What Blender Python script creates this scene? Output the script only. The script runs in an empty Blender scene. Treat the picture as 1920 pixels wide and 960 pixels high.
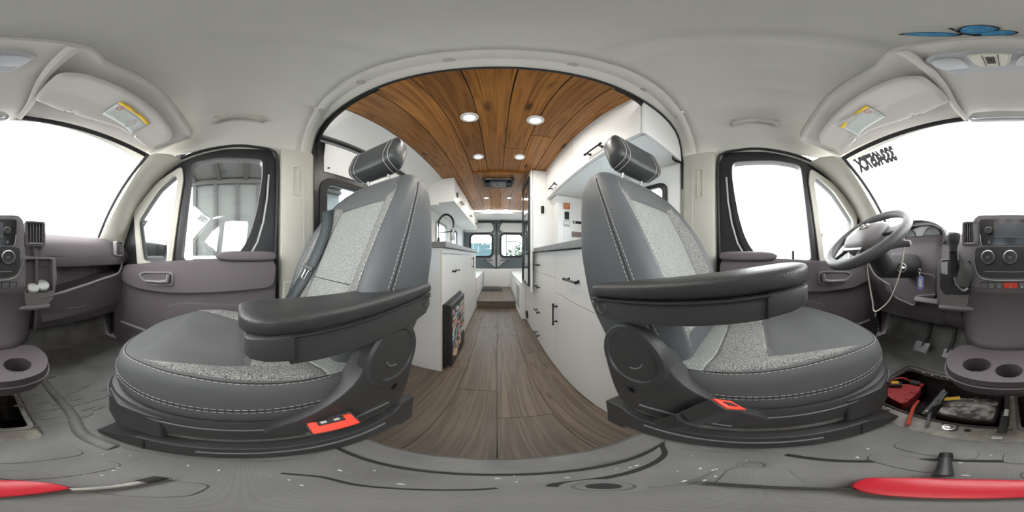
import bpy, bmesh, math, random
import numpy as np
from mathutils import Vector, Matrix
from mathutils.geometry import tessellate_polygon

scene = bpy.context.scene
COL = scene.collection
PI = math.pi
sin, cos, tan, rad = math.sin, math.cos, math.tan, math.radians
random.seed(7)

# ------------------------------------------------------------------ camera, sky, exposure
EYE = 1.0                      # camera height above the cargo floor; everything is built round the camera and raised by EYE at the end
YAW = 5.25                     # degrees the lens looks right of the van's axis
cam_d = bpy.data.cameras.new('camera')
cam_d.type = 'PANO'
cam_d.panorama_type = 'EQUIRECTANGULAR'
cam_d.clip_start = 0.02
cam_d.clip_end = 500
cam = bpy.data.objects.new('camera', cam_d)
COL.objects.link(cam)
cam.rotation_euler = (rad(90), 0, rad(-YAW))
scene.camera = cam

world = bpy.data.worlds.new('overcast_sky')
scene.world = world
world.use_nodes = True
_bg = world.node_tree.nodes['Background']
_bg.inputs[0].default_value = (1.0, 0.99, 0.985, 1)
_bg.inputs[1].default_value = 1.9
LAMP_W = 0.48                   # watts of each puck light's beam
LAMP = 0.2                    # strength of the ceiling puck lights

scene.view_settings.view_transform = 'Standard'
scene.view_settings.look = 'None'
scene.view_settings.gamma = 1
scene.view_settings.use_curve_mapping = False
scene.view_settings.exposure = 2.62
try:
    scene.cycles.max_bounces = 16
    scene.cycles.diffuse_bounces = 8
    scene.cycles.transparent_max_bounces = 16
except Exception:
    pass

# ------------------------------------------------------------------ geometry helpers
def ray(px, py):
    lo = (px - 932) / 1920 * 2 * PI
    la = (480 - py) / 960 * PI
    return Vector((sin(lo) * cos(la), cos(lo) * cos(la), sin(la)))

def on(px, py, axis, val):
    """where the sight line through a photograph pixel meets the plane axis = val"""
    d = ray(px, py)
    return d * (val / d['xyz'.index(axis)])

class MB:
    def __init__(s):
        s.v, s.f = [], []
    def add(s, vs, fs):
        n = len(s.v)
        s.v += [Vector(p) for p in vs]
        s.f += [[i + n for i in f] for f in fs]
        return s
    def box(s, lo, hi):
        x0, y0, z0 = lo; x1, y1, z1 = hi
        return s.add([(x0,y0,z0),(x1,y0,z0),(x1,y1,z0),(x0,y1,z0),(x0,y0,z1),(x1,y0,z1),(x1,y1,z1),(x0,y1,z1)],
                     [(0,3,2,1),(4,5,6,7),(0,1,5,4),(1,2,6,5),(2,3,7,6),(3,0,4,7)])
    def obox(s, c, size, m):
        """box of a size centred at c, turned by the 3x3 matrix m"""
        b = MB().box([-q/2 for q in size], [q/2 for q in size])
        c = Vector(c)
        return s.add([m @ p + c for p in b.v], b.f)
    def loft(s, rings, cap0=True, cap1=True, closed=True):
        n = len(rings[0]); vs = [p for r in rings for p in r]; fs = []
        for i in range(len(rings) - 1):
            for j in range(n if closed else n - 1):
                k = (j + 1) % n
                fs.append((i*n+j, i*n+k, (i+1)*n+k, (i+1)*n+j))
        if closed and cap0: fs.append(list(range(n))[::-1])
        if closed and cap1: fs.append([(len(rings)-1)*n + j for j in range(n)])
        return s.add(vs, fs)
    def tube(s, path, r, n=8, closed=False, flat=None):
        path = [Vector(p) for p in path]; m = len(path); rings = []
        rr = r if isinstance(r, (list, tuple)) else [r] * m
        up = None
        for i, p in enumerate(path):
            a = path[(i-1) % m] if (closed or i > 0) else p
            b = path[(i+1) % m] if (closed or i < m-1) else p
            t = (b - a)
            if t.length < 1e-9: t = Vector((0,0,1))
            t.normalize()
            if up is None:
                up = Vector((0,0,1)) if abs(t.z) < .9 else Vector((1,0,0))
            side = t.cross(up); side.normalize()
            up = side.cross(t); up.normalize()
            if flat:
                rings.append([p + side*flat[0]*cos(q) + up*flat[1]*sin(q) for q in [2*PI*k/n for k in range(n)]])
            else:
                rings.append([p + (side*cos(q) + up*sin(q))*rr[i] for q in [2*PI*k/n for k in range(n)]])
        if closed:
            rings.append(rings[0]); return s.loft(rings, False, False)
        return s.loft(rings)
    def cyl(s, p0, p1, r0, r1=None, n=20):
        r1 = r0 if r1 is None else r1
        return s.tube([p0, p1], [r0, r1], n)
    def lathe(s, prof, c, axis=(0,0,1), n=24, closed_ends=True):
        z = Vector(axis).normalized(); x = z.orthogonal().normalized(); y = z.cross(x); c = Vector(c)
        rings = [[c + z*h + (x*cos(q) + y*sin(q))*r for q in [2*PI*k/n for k in range(n)]] for r, h in prof]
        return s.loft(rings, closed_ends, closed_ends)
    def plate(s, outer, holes, fmap):
        """flat plate with holes: 2-D outlines in (a, b), fmap(a, b, d) gives the 3-D point, d = 0 and 1 the two faces"""
        polys = [outer] + list(holes)
        flat = [p for q in polys for p in q]
        tri = tessellate_polygon([[Vector((a, b, 0)) for a, b in q] for q in polys])
        n = len(flat)
        vs = [fmap(a, b, 0) for a, b in flat] + [fmap(a, b, 1) for a, b in flat]
        fs = [tuple(t) for t in tri] + [tuple(i + n for i in t[::-1]) for t in tri]
        o = 0
        for q in polys:
            m = len(q)
            for j in range(m):
                k = (j + 1) % m
                fs.append((o+j, o+k, o+k+n, o+j+n))
            o += m
        return s.add(vs, fs)
    def grid(s, fn, nu, nv):
        vs = [fn(i/nu, j/nv) for i in range(nu+1) for j in range(nv+1)]
        fs = [(i*(nv+1)+j, (i+1)*(nv+1)+j, (i+1)*(nv+1)+j+1, i*(nv+1)+j+1) for i in range(nu) for j in range(nv)]
        return s.add(vs, fs)
    def ellipsoid(s, c, r, nu=20, nv=12, p=1.0):
        c = Vector(c); rings = []
        sg = lambda q: math.copysign(abs(q) ** p, q)
        for j in range(nv+1):
            a = -PI/2 + PI*(j if 0 < j < nv else (.02 if j == 0 else nv-.02))/nv
            rings.append([c + Vector((r[0]*sg(cos(a))*sg(cos(q)), r[1]*sg(cos(a))*sg(sin(q)), r[2]*sg(sin(a)))) for q in [2*PI*k/nu for k in range(nu)]])
        return s.loft(rings)
    def dashes(s, path, L=.008, gap=.004, r=.0006):
        path = [Vector(p) for p in path]
        d = [0]
        for a, b in zip(path, path[1:]): d.append(d[-1] + (b - a).length)
        P = np.array([tuple(p) for p in path]); t = 0
        at = lambda q: Vector([float(np.interp(q, d, P[:, i])) for i in range(3)])
        while t + L < d[-1]:
            s.tube([at(t), at(t + L)], r, 4); t += L + gap
        return s

def rrect(x0, x1, y0, y1, r, n=5):
    """rounded rectangle outline, counter-clockwise"""
    out = []
    for cx, cy, a0 in ((x1-r, y1-r, 0), (x0+r, y1-r, 90), (x0+r, y0+r, 180), (x1-r, y0+r, 270)):
        for k in range(n+1):
            a = rad(a0 + 90*k/n); out.append((cx + r*cos(a), cy + r*sin(a)))
    return out

def smooth_poly(pts, r, n=4):
    """round the corners of a closed 2-D outline"""
    out = []; m = len(pts)
    for i in range(m):
        p = Vector(pts[i]); a = Vector(pts[i-1]); b = Vector(pts[(i+1) % m])
        da, db = (a-p), (b-p)
        q = min(r, da.length*.45, db.length*.45)
        p0 = p + da.normalized()*q; p1 = p + db.normalized()*q
        for k in range(n+1):
            t = k/n; out.append(tuple((p0*(1-t)**2 + p*2*t*(1-t) + p1*t*t)[:2]))
    return out

def spline(pts, n=8, closed=False):
    """Catmull-Rom through 3-D points"""
    P = [Vector(p) for p in pts]; m = len(P); out = []
    for i in range(m if closed else m-1):
        p0 = P[(i-1) % m] if (closed or i > 0) else P[i]*2 - P[i+1]
        p1, p2 = P[i], P[(i+1) % m]
        p3 = P[(i+2) % m] if (closed or i+2 < m) else p2*2 - p1
        for k in range(n):
            t = k/n
            out.append(.5*((2*p1) + (p2-p0)*t + (2*p0-5*p1+4*p2-p3)*t*t + (3*p1-p0-3*p2+p3)*t**3))
    if not closed: out.append(P[-1])
    return out

def spl2(pts, n=5, closed=True):
    return [(p.x, p.y) for p in spline([(a, b, 0) for a, b in pts], n, closed)]

def sorted2(a, b):
    return tuple(min(p, q) for p, q in zip(a, b)), tuple(max(p, q) for p, q in zip(a, b))

# ------------------------------------------------------------------ objects
def root_loc(o):
    while o.parent is not None: o = o.parent
    return Vector(o.location)

def props(o, label=None, cat=None, group=None, kind=None):
    if label: o['label'] = label
    if cat: o['category'] = cat
    if group: o['group'] = group
    if kind: o['kind'] = kind
    return o

def T(name, label, cat, loc=(0,0,0), group=None):
    o = bpy.data.objects.new(name, None); o.empty_display_size = .05
    COL.objects.link(o); o.location = loc
    return props(o, label, cat, group)

def S(name, label=None):
    o = bpy.data.objects.new(name, None); COL.objects.link(o)
    return props(o, label, None, None, 'structure')

def P(name, mb, mat, parent=None, bevel=0, smooth=True, label=None, kind=None, solid=0, segs=2, sub=0):
    """link a mesh as one object; vertices are given in world space"""
    if parent is not None:
        off = root_loc(parent)
    else:
        xs = [p.x for p in mb.v]; ys = [p.y for p in mb.v]; zs = [p.z for p in mb.v]
        off = Vector(((min(xs)+max(xs))/2, (min(ys)+max(ys))/2, min(zs)))
    me = bpy.data.meshes.new(name)
    me.from_pydata([tuple(p - off) for p in mb.v], [], mb.f)
    bm = bmesh.new(); bm.from_mesh(me)
    bmesh.ops.recalc_face_normals(bm, faces=bm.faces)
    bm.to_mesh(me); bm.free()
    if smooth:
        me.polygons.foreach_set('use_smooth', [True]*len(me.polygons))
        try: me.set_sharp_from_angle(angle=rad(38))
        except Exception: pass
    me.materials.append(mat)
    o = bpy.data.objects.new(name, me); COL.objects.link(o)
    if parent is not None: o.parent = parent
    else: o.location = off
    if solid:
        m = o.modifiers.new('thickness', 'SOLIDIFY'); m.thickness = solid; m.offset = 0
    if bevel:
        m = o.modifiers.new('edge', 'BEVEL'); m.width = bevel; m.segments = segs; m.limit_method = 'ANGLE'; m.angle_limit = rad(35)
        m.harden_normals = False
    if sub:
        m = o.modifiers.new('soft', 'SUBSURF'); m.levels = sub; m.render_levels = sub
    if label: o['label'] = label
    if kind: o['kind'] = kind
    return o

def M(name, mb, mat, label, cat, group=None, **k):
    return props(P(name, mb, mat, None, **k), label, cat, group)

def SM(name, mb, mat, parent=None, **k):
    o = P(name, mb, mat, parent, **k)
    if parent is None: o['kind'] = 'structure'
    return o

def copy_tree(o, parent=None):
    c = o.copy(); COL.objects.link(c)
    if parent is not None: c.parent = parent
    for ch in list(o.children): copy_tree(ch, c)
    return c

def text(name, body, size, mat, parent, m, extrude=.0004, align='CENTER', bold=0):
    cu = bpy.data.curves.new(name, 'FONT'); cu.body = body; cu.size = size; cu.extrude = extrude; cu.offset = bold
    cu.align_x = align; cu.align_y = 'CENTER'; cu.materials.append(mat)
    tmp = bpy.data.objects.new('lettering_tmp', cu); COL.objects.link(tmp)
    me = bpy.data.meshes.new_from_object(tmp.evaluated_get(bpy.context.evaluated_depsgraph_get()))
    bpy.data.objects.remove(tmp)
    o = bpy.data.objects.new(name, me); COL.objects.link(o)
    if parent is not None:
        o.parent = parent; m = Matrix.Translation(-root_loc(parent)) @ m
    o.matrix_local = m
    return o

def resample_closed(pts, n):
    q = list(pts) + [pts[0]]; d = [0]
    for a, b in zip(q, q[1:]): d.append(d[-1] + math.dist(a, b))
    return [(float(np.interp(d[-1]*i/n, d, [p[0] for p in q])), float(np.interp(d[-1]*i/n, d, [p[1] for p in q]))) for i in range(n)]

def frame(origin, xa, ya):
    x = Vector(xa).normalized(); y = Vector(ya); y = (y - x*y.dot(x)).normalized(); z = x.cross(y)
    return Matrix(((x.x,y.x,z.x,origin[0]),(x.y,y.y,z.y,origin[1]),(x.z,y.z,z.z,origin[2]),(0,0,0,1)))

# ------------------------------------------------------------------ materials
def mat(name, col, rough=.5, metal=0, bump=None, mix=None, spec=None, emit=None, coat=0):
    """bump = (scale, strength); mix = (second colour, noise scale, sharpness)"""
    m = bpy.data.materials.new(name); m.use_nodes = True
    nt = m.node_tree; b = nt.nodes['Principled BSDF']
    b.inputs['Base Color'].default_value = (*col, 1); b.inputs['Roughness'].default_value = rough; b.inputs['Metallic'].default_value = metal
    if spec is not None: b.inputs['Specular IOR Level'].default_value = spec
    if coat: b.inputs['Coat Weight'].default_value = coat
    if emit:
        b.inputs['Emission Color'].default_value = (*emit[0], 1); b.inputs['Emission Strength'].default_value = emit[1]
    if bump or mix:
        tc = nt.nodes.new('ShaderNodeTexCoord')
    if bump:
        n = nt.nodes.new('ShaderNodeTexNoise'); n.inputs['Scale'].default_value = bump[0]; n.inputs['Detail'].default_value = 3
        bp = nt.nodes.new('ShaderNodeBump'); bp.inputs['Strength'].default_value = bump[1]; bp.inputs['Distance'].default_value = .002
        nt.links.new(tc.outputs['Object'], n.inputs['Vector']); nt.links.new(n.outputs['Fac'], bp.inputs['Height'])
        nt.links.new(bp.outputs['Normal'], b.inputs['Normal'])
    if mix:
        n2 = nt.nodes.new('ShaderNodeTexNoise'); n2.inputs['Scale'].default_value = mix[1]; n2.inputs['Detail'].default_value = 4
        r = nt.nodes.new('ShaderNodeValToRGB'); w = mix[2]
        r.color_ramp.elements[0].position = .5 - w; r.color_ramp.elements[1].position = .5 + w
        r.color_ramp.elements[0].color = (*col, 1); r.color_ramp.elements[1].color = (*mix[0], 1)
        nt.links.new(tc.outputs['Object'], n2.inputs['Vector']); nt.links.new(n2.outputs['Fac'], r.inputs['Fac'])
        nt.links.new(r.outputs['Color'], b.inputs['Base Color'])
    return m

def glass_mat(name, tint, gloss=.08):
    m = bpy.data.materials.new(name); m.use_nodes = True; nt = m.node_tree
    for n in list(nt.nodes): nt.nodes.remove(n)
    out = nt.nodes.new('ShaderNodeOutputMaterial'); mx = nt.nodes.new('ShaderNodeMixShader')
    tr = nt.nodes.new('ShaderNodeBsdfTransparent'); gl = nt.nodes.new('ShaderNodeBsdfGlossy')
    tr.inputs[0].default_value = (*tint, 1); gl.inputs['Roughness'].default_value = .02
    mx.inputs[0].default_value = gloss
    nt.links.new(tr.outputs[0], mx.inputs[1]); nt.links.new(gl.outputs[0], mx.inputs[2]); nt.links.new(mx.outputs[0], out.inputs[0])
    return m

def wood(name, c0, c1, c2, scale, rough, knots, var):
    """planks running along y; each plank object shifts the pattern by its own random number"""
    m = bpy.data.materials.new(name); m.use_nodes = True; nt = m.node_tree; L = nt.links; N = nt.nodes
    b = N['Principled BSDF']; b.inputs['Roughness'].default_value = rough
    tc = N.new('ShaderNodeTexCoord'); oi = N.new('ShaderNodeObjectInfo')
    off = N.new('ShaderNodeVectorMath'); off.operation = 'MULTIPLY_ADD'
    cb = N.new('ShaderNodeCombineXYZ')
    L.new(oi.outputs['Random'], cb.inputs[0]); L.new(oi.outputs['Random'], cb.inputs[1]); L.new(oi.outputs['Random'], cb.inputs[2])
    L.new(cb.outputs[0], off.inputs[0]); off.inputs[1].default_value = (17, 31, 7); L.new(tc.outputs['Object'], off.inputs[2])
    mp = N.new('ShaderNodeMapping'); mp.inputs['Scale'].default_value = scale; L.new(off.outputs[0], mp.inputs['Vector'])
    n1 = N.new('ShaderNodeTexNoise'); n1.inputs['Scale'].default_value = 1; n1.inputs['Detail'].default_value = 2; n1.inputs['Distortion'].default_value = .8
    L.new(mp.outputs[0], n1.inputs['Vector'])
    rg = N.new('ShaderNodeMath'); rg.operation = 'MULTIPLY'; rg.inputs[1].default_value = 11; L.new(n1.outputs['Fac'], rg.inputs[0])
    fr = N.new('ShaderNodeMath'); fr.operation = 'PINGPONG'; fr.inputs[1].default_value = 1; L.new(rg.outputs[0], fr.inputs[0])
    mp2 = N.new('ShaderNodeMapping'); mp2.inputs['Scale'].default_value = (160, 3, 160); L.new(off.outputs[0], mp2.inputs['Vector'])
    n2 = N.new('ShaderNodeTexNoise'); n2.inputs['Scale'].default_value = 1; n2.inputs['Detail'].default_value = 3; L.new(mp2.outputs[0], n2.inputs['Vector'])
    ad = N.new('ShaderNodeMath'); ad.operation = 'MULTIPLY_ADD'; ad.inputs[1].default_value = .55
    L.new(fr.outputs[0], ad.inputs[0]); L.new(n2.outputs['Fac'], ad.inputs[2])
    cr = N.new('ShaderNodeValToRGB'); e = cr.color_ramp.elements
    e[0].position = .36; e[0].color = (*c1, 1); e[1].position = 1.0; e[1].color = (*c0, 1)
    L.new(ad.outputs[0], cr.inputs['Fac'])
    col = cr.outputs['Color']
    # broad tone patches
    mp3 = N.new('ShaderNodeMapping'); mp3.inputs['Scale'].default_value = (7, 1.6, 7); L.new(off.outputs[0], mp3.inputs['Vector'])
    n3 = N.new('ShaderNodeTexNoise'); n3.inputs['Scale'].default_value = 1; n3.inputs['Detail'].default_value = 3; L.new(mp3.outputs[0], n3.inputs['Vector'])
    r3 = N.new('ShaderNodeValToRGB'); r3.color_ramp.elements[0].position = .42; r3.color_ramp.elements[1].position = .72
    L.new(n3.outputs['Fac'], r3.inputs['Fac'])
    mx = N.new('ShaderNodeMixRGB'); mx.inputs[2].default_value = (*c2, 1)
    sc = N.new('ShaderNodeMath'); sc.operation = 'MULTIPLY'; sc.inputs[1].default_value = .6; L.new(r3.outputs['Color'], sc.inputs[0])
    L.new(sc.outputs[0], mx.inputs[0]); L.new(col, mx.inputs[1]); col = mx.outputs[0]
    if knots:
        mp4 = N.new('ShaderNodeMapping'); mp4.inputs['Scale'].default_value = (6.2, 2.6, 0.01); L.new(off.outputs[0], mp4.inputs['Vector'])
        ds = N.new('ShaderNodeTexNoise'); ds.inputs['Scale'].default_value = 22; L.new(off.outputs[0], ds.inputs['Vector'])
        mv = N.new('ShaderNodeVectorMath'); mv.operation = 'MULTIPLY_ADD'; mv.inputs[1].default_value = (.16, .16, 0)
        L.new(ds.outputs['Color'], mv.inputs[0]); L.new(mp4.outputs[0], mv.inputs[2])
        vo = N.new('ShaderNodeTexVoronoi'); vo.inputs['Scale'].default_value = 1; L.new(mv.outputs[0], vo.inputs['Vector'])
        r4 = N.new('ShaderNodeValToRGB'); r4.color_ramp.elements[0].position = .05; r4.color_ramp.elements[1].position = .17
        r4.color_ramp.elements[0].color = (1,1,1,1); r4.color_ramp.elements[1].color = (0,0,0,1)
        L.new(vo.outputs['Distance'], r4.inputs['Fac'])
        s4 = N.new('ShaderNodeMath'); s4.operation = 'MULTIPLY'; s4.inputs[1].default_value = knots; L.new(r4.outputs['Color'], s4.inputs[0])
        m4 = N.new('ShaderNodeMixRGB'); m4.inputs[2].default_value = (.035, .017, .008, 1)
        L.new(s4.outputs[0], m4.inputs[0]); L.new(col, m4.inputs[1]); col = m4.outputs[0]
    hs = N.new('ShaderNodeHueSaturation')
    vr = N.new('ShaderNodeMath'); vr.operation = 'MULTIPLY_ADD'; vr.inputs[1].default_value = var; vr.inputs[2].default_value = 1 - var/2
    L.new(oi.outputs['Random'], vr.inputs[0]); L.new(vr.outputs[0], hs.inputs['Value']); L.new(col, hs.inputs['Color'])
    L.new(hs.outputs[0], b.inputs['Base Color'])
    return m

def speckle(name, dark, light, scale, pos=.5):
    m = bpy.data.materials.new(name); m.use_nodes = True; nt = m.node_tree; L = nt.links; N = nt.nodes
    b = N['Principled BSDF']; b.inputs['Roughness'].default_value = .95; b.inputs['Specular IOR Level'].default_value = .2
    tc = N.new('ShaderNodeTexCoord'); n = N.new('ShaderNodeTexNoise'); n.inputs['Scale'].default_value = scale; n.inputs['Detail'].default_value = 2
    r = N.new('ShaderNodeValToRGB'); r.color_ramp.elements[0].position = pos-.12; r.color_ramp.elements[1].position = pos+.12
    r.color_ramp.elements[0].color = (*dark, 1); r.color_ramp.elements[1].color = (*light, 1)
    bp = N.new('ShaderNodeBump'); bp.inputs['Strength'].default_value = .35; bp.inputs['Distance'].default_value = .001
    L.new(tc.outputs['Object'], n.inputs['Vector']); L.new(n.outputs['Fac'], r.inputs['Fac']); L.new(r.outputs['Color'], b.inputs['Base Color'])
    L.new(n.outputs['Fac'], bp.inputs['Height']); L.new(bp.outputs['Normal'], b.inputs['Normal'])
    return m

def ribbed(name, col, col2, scale):
    """black rubber mat with fine square ribs, dusty"""
    m = mat(name, col, .75, mix=(col2, 9, .22)); nt = m.node_tree; L = nt.links; N = nt.nodes; b = N['Principled BSDF']
    tc = N.new('ShaderNodeTexCoord')
    hs = []
    for ax in ('X', 'Y'):
        w = N.new('ShaderNodeTexWave'); w.bands_direction = ax; w.inputs['Scale'].default_value = scale; L.new(tc.outputs['Object'], w.inputs['Vector']); hs.append(w)
    mu = N.new('ShaderNodeMath'); mu.operation = 'MULTIPLY'; L.new(hs[0].outputs['Fac'], mu.inputs[0]); L.new(hs[1].outputs['Fac'], mu.inputs[1])
    bp = N.new('ShaderNodeBump'); bp.inputs['Strength'].default_value = .5; bp.inputs['Distance'].default_value = .001
    L.new(mu.outputs[0], bp.inputs['Height']); L.new(bp.outputs['Normal'], b.inputs['Normal'])
    return m

K = {}
K['headliner'] = mat('headliner_fabric', (.58,.57,.53), .95, bump=(900,.25), spec=.1)
K['trim'] = mat('beige_trim', (.47,.46,.40), .7, bump=(500,.1))
K['visor'] = mat('visor_vinyl', (.52,.50,.47), .75, bump=(700,.15))
K['grip'] = mat('beige_grip', (.43,.41,.37), .6)
K['seam'] = mat('seam_dark', (.02,.02,.02), .8)
K['dash'] = mat('dash_plastic', (.125,.108,.118), .6, bump=(700,.15))  # grey lifted and tinted mauve to paint lens haze over darker plastic
K['console'] = mat('console_plastic', (.075,.062,.07), .55, bump=(700,.15))
K['dash_light'] = mat('grey_fascia', (.20,.185,.195), .45, bump=(600,.08))
K['doorcard'] = mat('door_plastic', (.115,.098,.105), .6, bump=(600,.15))
K['black'] = mat('black_plastic', (.042,.042,.043), .45, bump=(800,.1))
K['gloss_black'] = mat('gloss_black', (.012,.012,.014), .15)
K['frame_black'] = mat('black_paint', (.018,.018,.02), .35)
K['rubber'] = mat('rubber_seal', (.012,.012,.013), .6)
K['vinyl'] = mat('armrest_vinyl', (.028,.028,.029), .42, bump=(420,.35))
K['seatcloth'] = mat('grey_seat_cloth', (.105,.106,.108), .85, bump=(1200,.3), spec=.2)
K['seatside'] = mat('grey_seat_leatherette', (.078,.083,.088), .55, bump=(500,.15))
K['headrest'] = mat('dark_leatherette', (.04,.043,.045), .42, bump=(500,.15))
K['speck'] = speckle('speckled_cloth', (.05,.05,.05), (.34,.34,.32), 420)
K['speck_light'] = speckle('pale_speckled_cloth', (.10,.103,.10), (.33,.34,.32), 520, .48)
K['thread'] = mat('pale_thread', (.55,.545,.51), .8)
K['belt'] = mat('seat_belt_webbing', (.035,.045,.05), .55, bump=(900,.3))
K['steel'] = mat('bright_steel', (.6,.6,.59), .35, 1)
K['dull_steel'] = mat('dull_steel', (.45,.44,.42), .5, .8, mix=((.28,.27,.25), 30, .2))
K['brush'] = mat('satin_grey', (.35,.35,.36), .4, .6)
K['red_button'] = mat('red_button', (.75,.06,.03), .35)
K['red'] = mat('red_anodised', (.55,.02,.035), .35)
K['redplastic'] = mat('red_cover_plastic', (.50,.05,.05), .5, mix=((.38,.05,.05), 25, .2))
K['mat'] = ribbed('rubber_floor_mat', (.135,.135,.131), (.205,.205,.198), 60)
K['matplain'] = mat('plain_rubber', (.115,.115,.112), .7, mix=((.18,.18,.175), 12, .2), bump=(300,.2))
K['floorpaint'] = mat('bare_metal_floor', (.36,.34,.30), .6, .1, mix=((.22,.2,.18), 25, .15), bump=(90,.2))
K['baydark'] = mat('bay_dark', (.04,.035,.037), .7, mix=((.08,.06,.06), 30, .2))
K['dusty'] = mat('dusty_battery_top', (.13,.11,.11), .8, mix=((.55,.52,.50), 26, .10), bump=(80,.3))
K['yellow'] = mat('yellow_tape', (.75,.5,.04), .5)
K['white'] = mat('white_paint', (.80,.80,.79), .4, bump=(60,.04))
K['wallwhite'] = mat('white_wall_panel', (.78,.78,.77), .6)
K['counter'] = mat('grey_laminate', (.17,.17,.16), .4, mix=((.23,.22,.21), 14, .2))
K['gap'] = mat('shadow_gap', (.12,.12,.12), .8)
K['handle'] = mat('black_pull', (.016,.016,.017), .35, .3)
K['glass'] = glass_mat('window_glass', (.95,.97,.97))
K['tint'] = glass_mat('tinted_glass', (.75,.82,.85))
K['mirror'] = mat('mirror_glass', (.85,.87,.88), .03, 1)
K['dark_mirror'] = mat('darkened_mirror', (.10,.115,.115), .06, 1)  # dark tone painted in for a dim reflection instead of bright sky
K['led'] = mat('lamp_lens', (.9,.9,.88), .4, emit=((1,.96,.9), LAMP))
K['lens'] = mat('frosted_lens', (.45,.46,.48), .3)
K['ceil_wood'] = wood('pine_ceiling', (.43,.185,.042), (.19,.068,.014), (.25,.105,.028), (16, .9, 16), .38, .9, .4)
K['floor_wood'] = wood('vinyl_plank', (.19,.145,.11), (.08,.058,.043), (.145,.12,.098), (17, .8, 17), .42, 0, .28)
K['sticker_white'] = mat('paper_label', (.62,.66,.64), .6)
K['ink'] = mat('label_ink', (.25,.27,.28), .7)
K['numeral'] = mat('grey_vinyl', (.11,.113,.12), .8)
K['ink_red'] = mat('label_red', (.6,.12,.12), .6)
K['blue_wing'] = mat('blue_wing', (.055,.24,.50), .6, mix=((.10,.38,.62), 60, .15))
K['dark_wing'] = mat('dark_wing', (.03,.025,.04), .7)
K['cord'] = mat('white_cord', (.78,.74,.66), .6)
K['screen'] = mat('grey_screen', (.07,.08,.10), .2)
K['ground'] = mat('concrete', (.5,.5,.49), .9, mix=((.42,.42,.41), 3, .3))
K['shed'] = mat('grey_green_cladding', (.075,.082,.078), .6)
K['shed_rib'] = mat('weathered_post', (.035,.035,.034), .7)
K['teal'] = mat('teal_paint', (.04,.075,.08), .5)
K['leaf'] = mat('leaf_green', (.03,.06,.02), .9, mix=((.06,.10,.035), 8, .2))
K['bark'] = mat('bark', (.12,.09,.06), .9)
K['rug'] = mat('dark_rug_weave', (.035,.035,.036), .95, mix=((.12,.12,.12), 60, .1), bump=(200,.6))
K['bezel_grey'] = mat('vent_grey', (.16,.165,.17), .5)
# ================================================================== SHELL OF THE VAN
XC = .0175                                   # middle of the cab
HX = .9375                                   # half width at the door glass
def sx_(s, v): return XC + s*v               # s = -1 passenger side, +1 driver side
CABZ = -.68                                  # cab floor
CZ = 1.05                                    # underside of the wooden ceiling
YE = 4.45                                    # rear doors

# ---- cargo floor and ceiling, plank by plank
fl = SM('floor', MB().box((-.93,.30,-1.03),(.93,4.42,-1.004)), K['gap'], label='vinyl plank floor of the living space')
xs = [-.93,-.69,-.46,-.23,0,.235,.47,.70,.93]
for i in range(len(xs)-1):
    y = .30; first = True
    while y < 3.01:
        y1 = min(3.01, y + ((.35 + .27*((i*3) % 4)) if first else 1.22)); first = False
        if 3.01 - y1 < .12: y1 = 3.01
        P('plank', MB().box((xs[i]+.0011,y+.0011,-1.006),(xs[i+1]-.0011,y1-.0011,-1.0)), K['floor_wood'], fl, bevel=.0012, segs=1)
        y = y1
st = T('rear_step', 'wood-look raised step at the back of the aisle, before the rear doors', 'step', (0,3.7,-1.0))
P('step_riser', MB().box((-.376,3.02,-1.0),(.349,3.06,-.862)), K['floor_wood'], st, bevel=.002)
for i, (a, b) in enumerate(((-.376,-.13),(-.13,.115),(.115,.349))):
    P('plank', MB().box((a+.0008,3.01,-.862),(b-.0008,4.40,-.843)), K['floor_wood'], st, bevel=.002)
P('step_nosing', MB().box((-.376,3.0,-.867),(.349,3.012,-.841)), K['brush'], st, bevel=.002)

ce = SM('ceiling', MB().box((-.72,.42,CZ+.012),(.72,3.70,CZ+.03)), K['gap'], label='stained knotty pine plank ceiling of the living space')
cx = [-.67,-.455,-.278,-.108,.061,.238,.41,.58]
joints = {0:[1.6], 1:[2.9], 2:[.95+.6], 3:[2.75], 4:[1.35], 5:[1.12,3.0], 6:[2.2]}
for i in range(7):
    ys = [.44] + joints[i] + [3.67]
    for a, b in zip(ys, ys[1:]):
        P('plank', MB().box((cx[i]+.0022,a+.002,CZ),(cx[i+1]-.0022,b-.002,CZ+.013)), K['ceil_wood'], ce, bevel=.0025, segs=1)
SM('trim_1', MB().box((-.95,3.68,.985),(.95,4.47,1.03)), K['white'], label='white ceiling panel behind the planks')
# white lining that slopes from the ceiling to the passenger wall
SM('trim_2', MB().loft([[(-.675,y,1.05),(-.80,y,.985),(-.895,y,.86),(-.91,y,.86),(-.82,y,1.01),(-.675,y,1.075)] for y in (.45,1.2,1.95,4.4)]), K['wallwhite'], label='sloping white lining above the sliding door')
SM('trim_3', MB().box((.54,.45,1.045),(.97,4.45,1.07)), K['white'], label='white ceiling edge over the wall cupboards')

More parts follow.
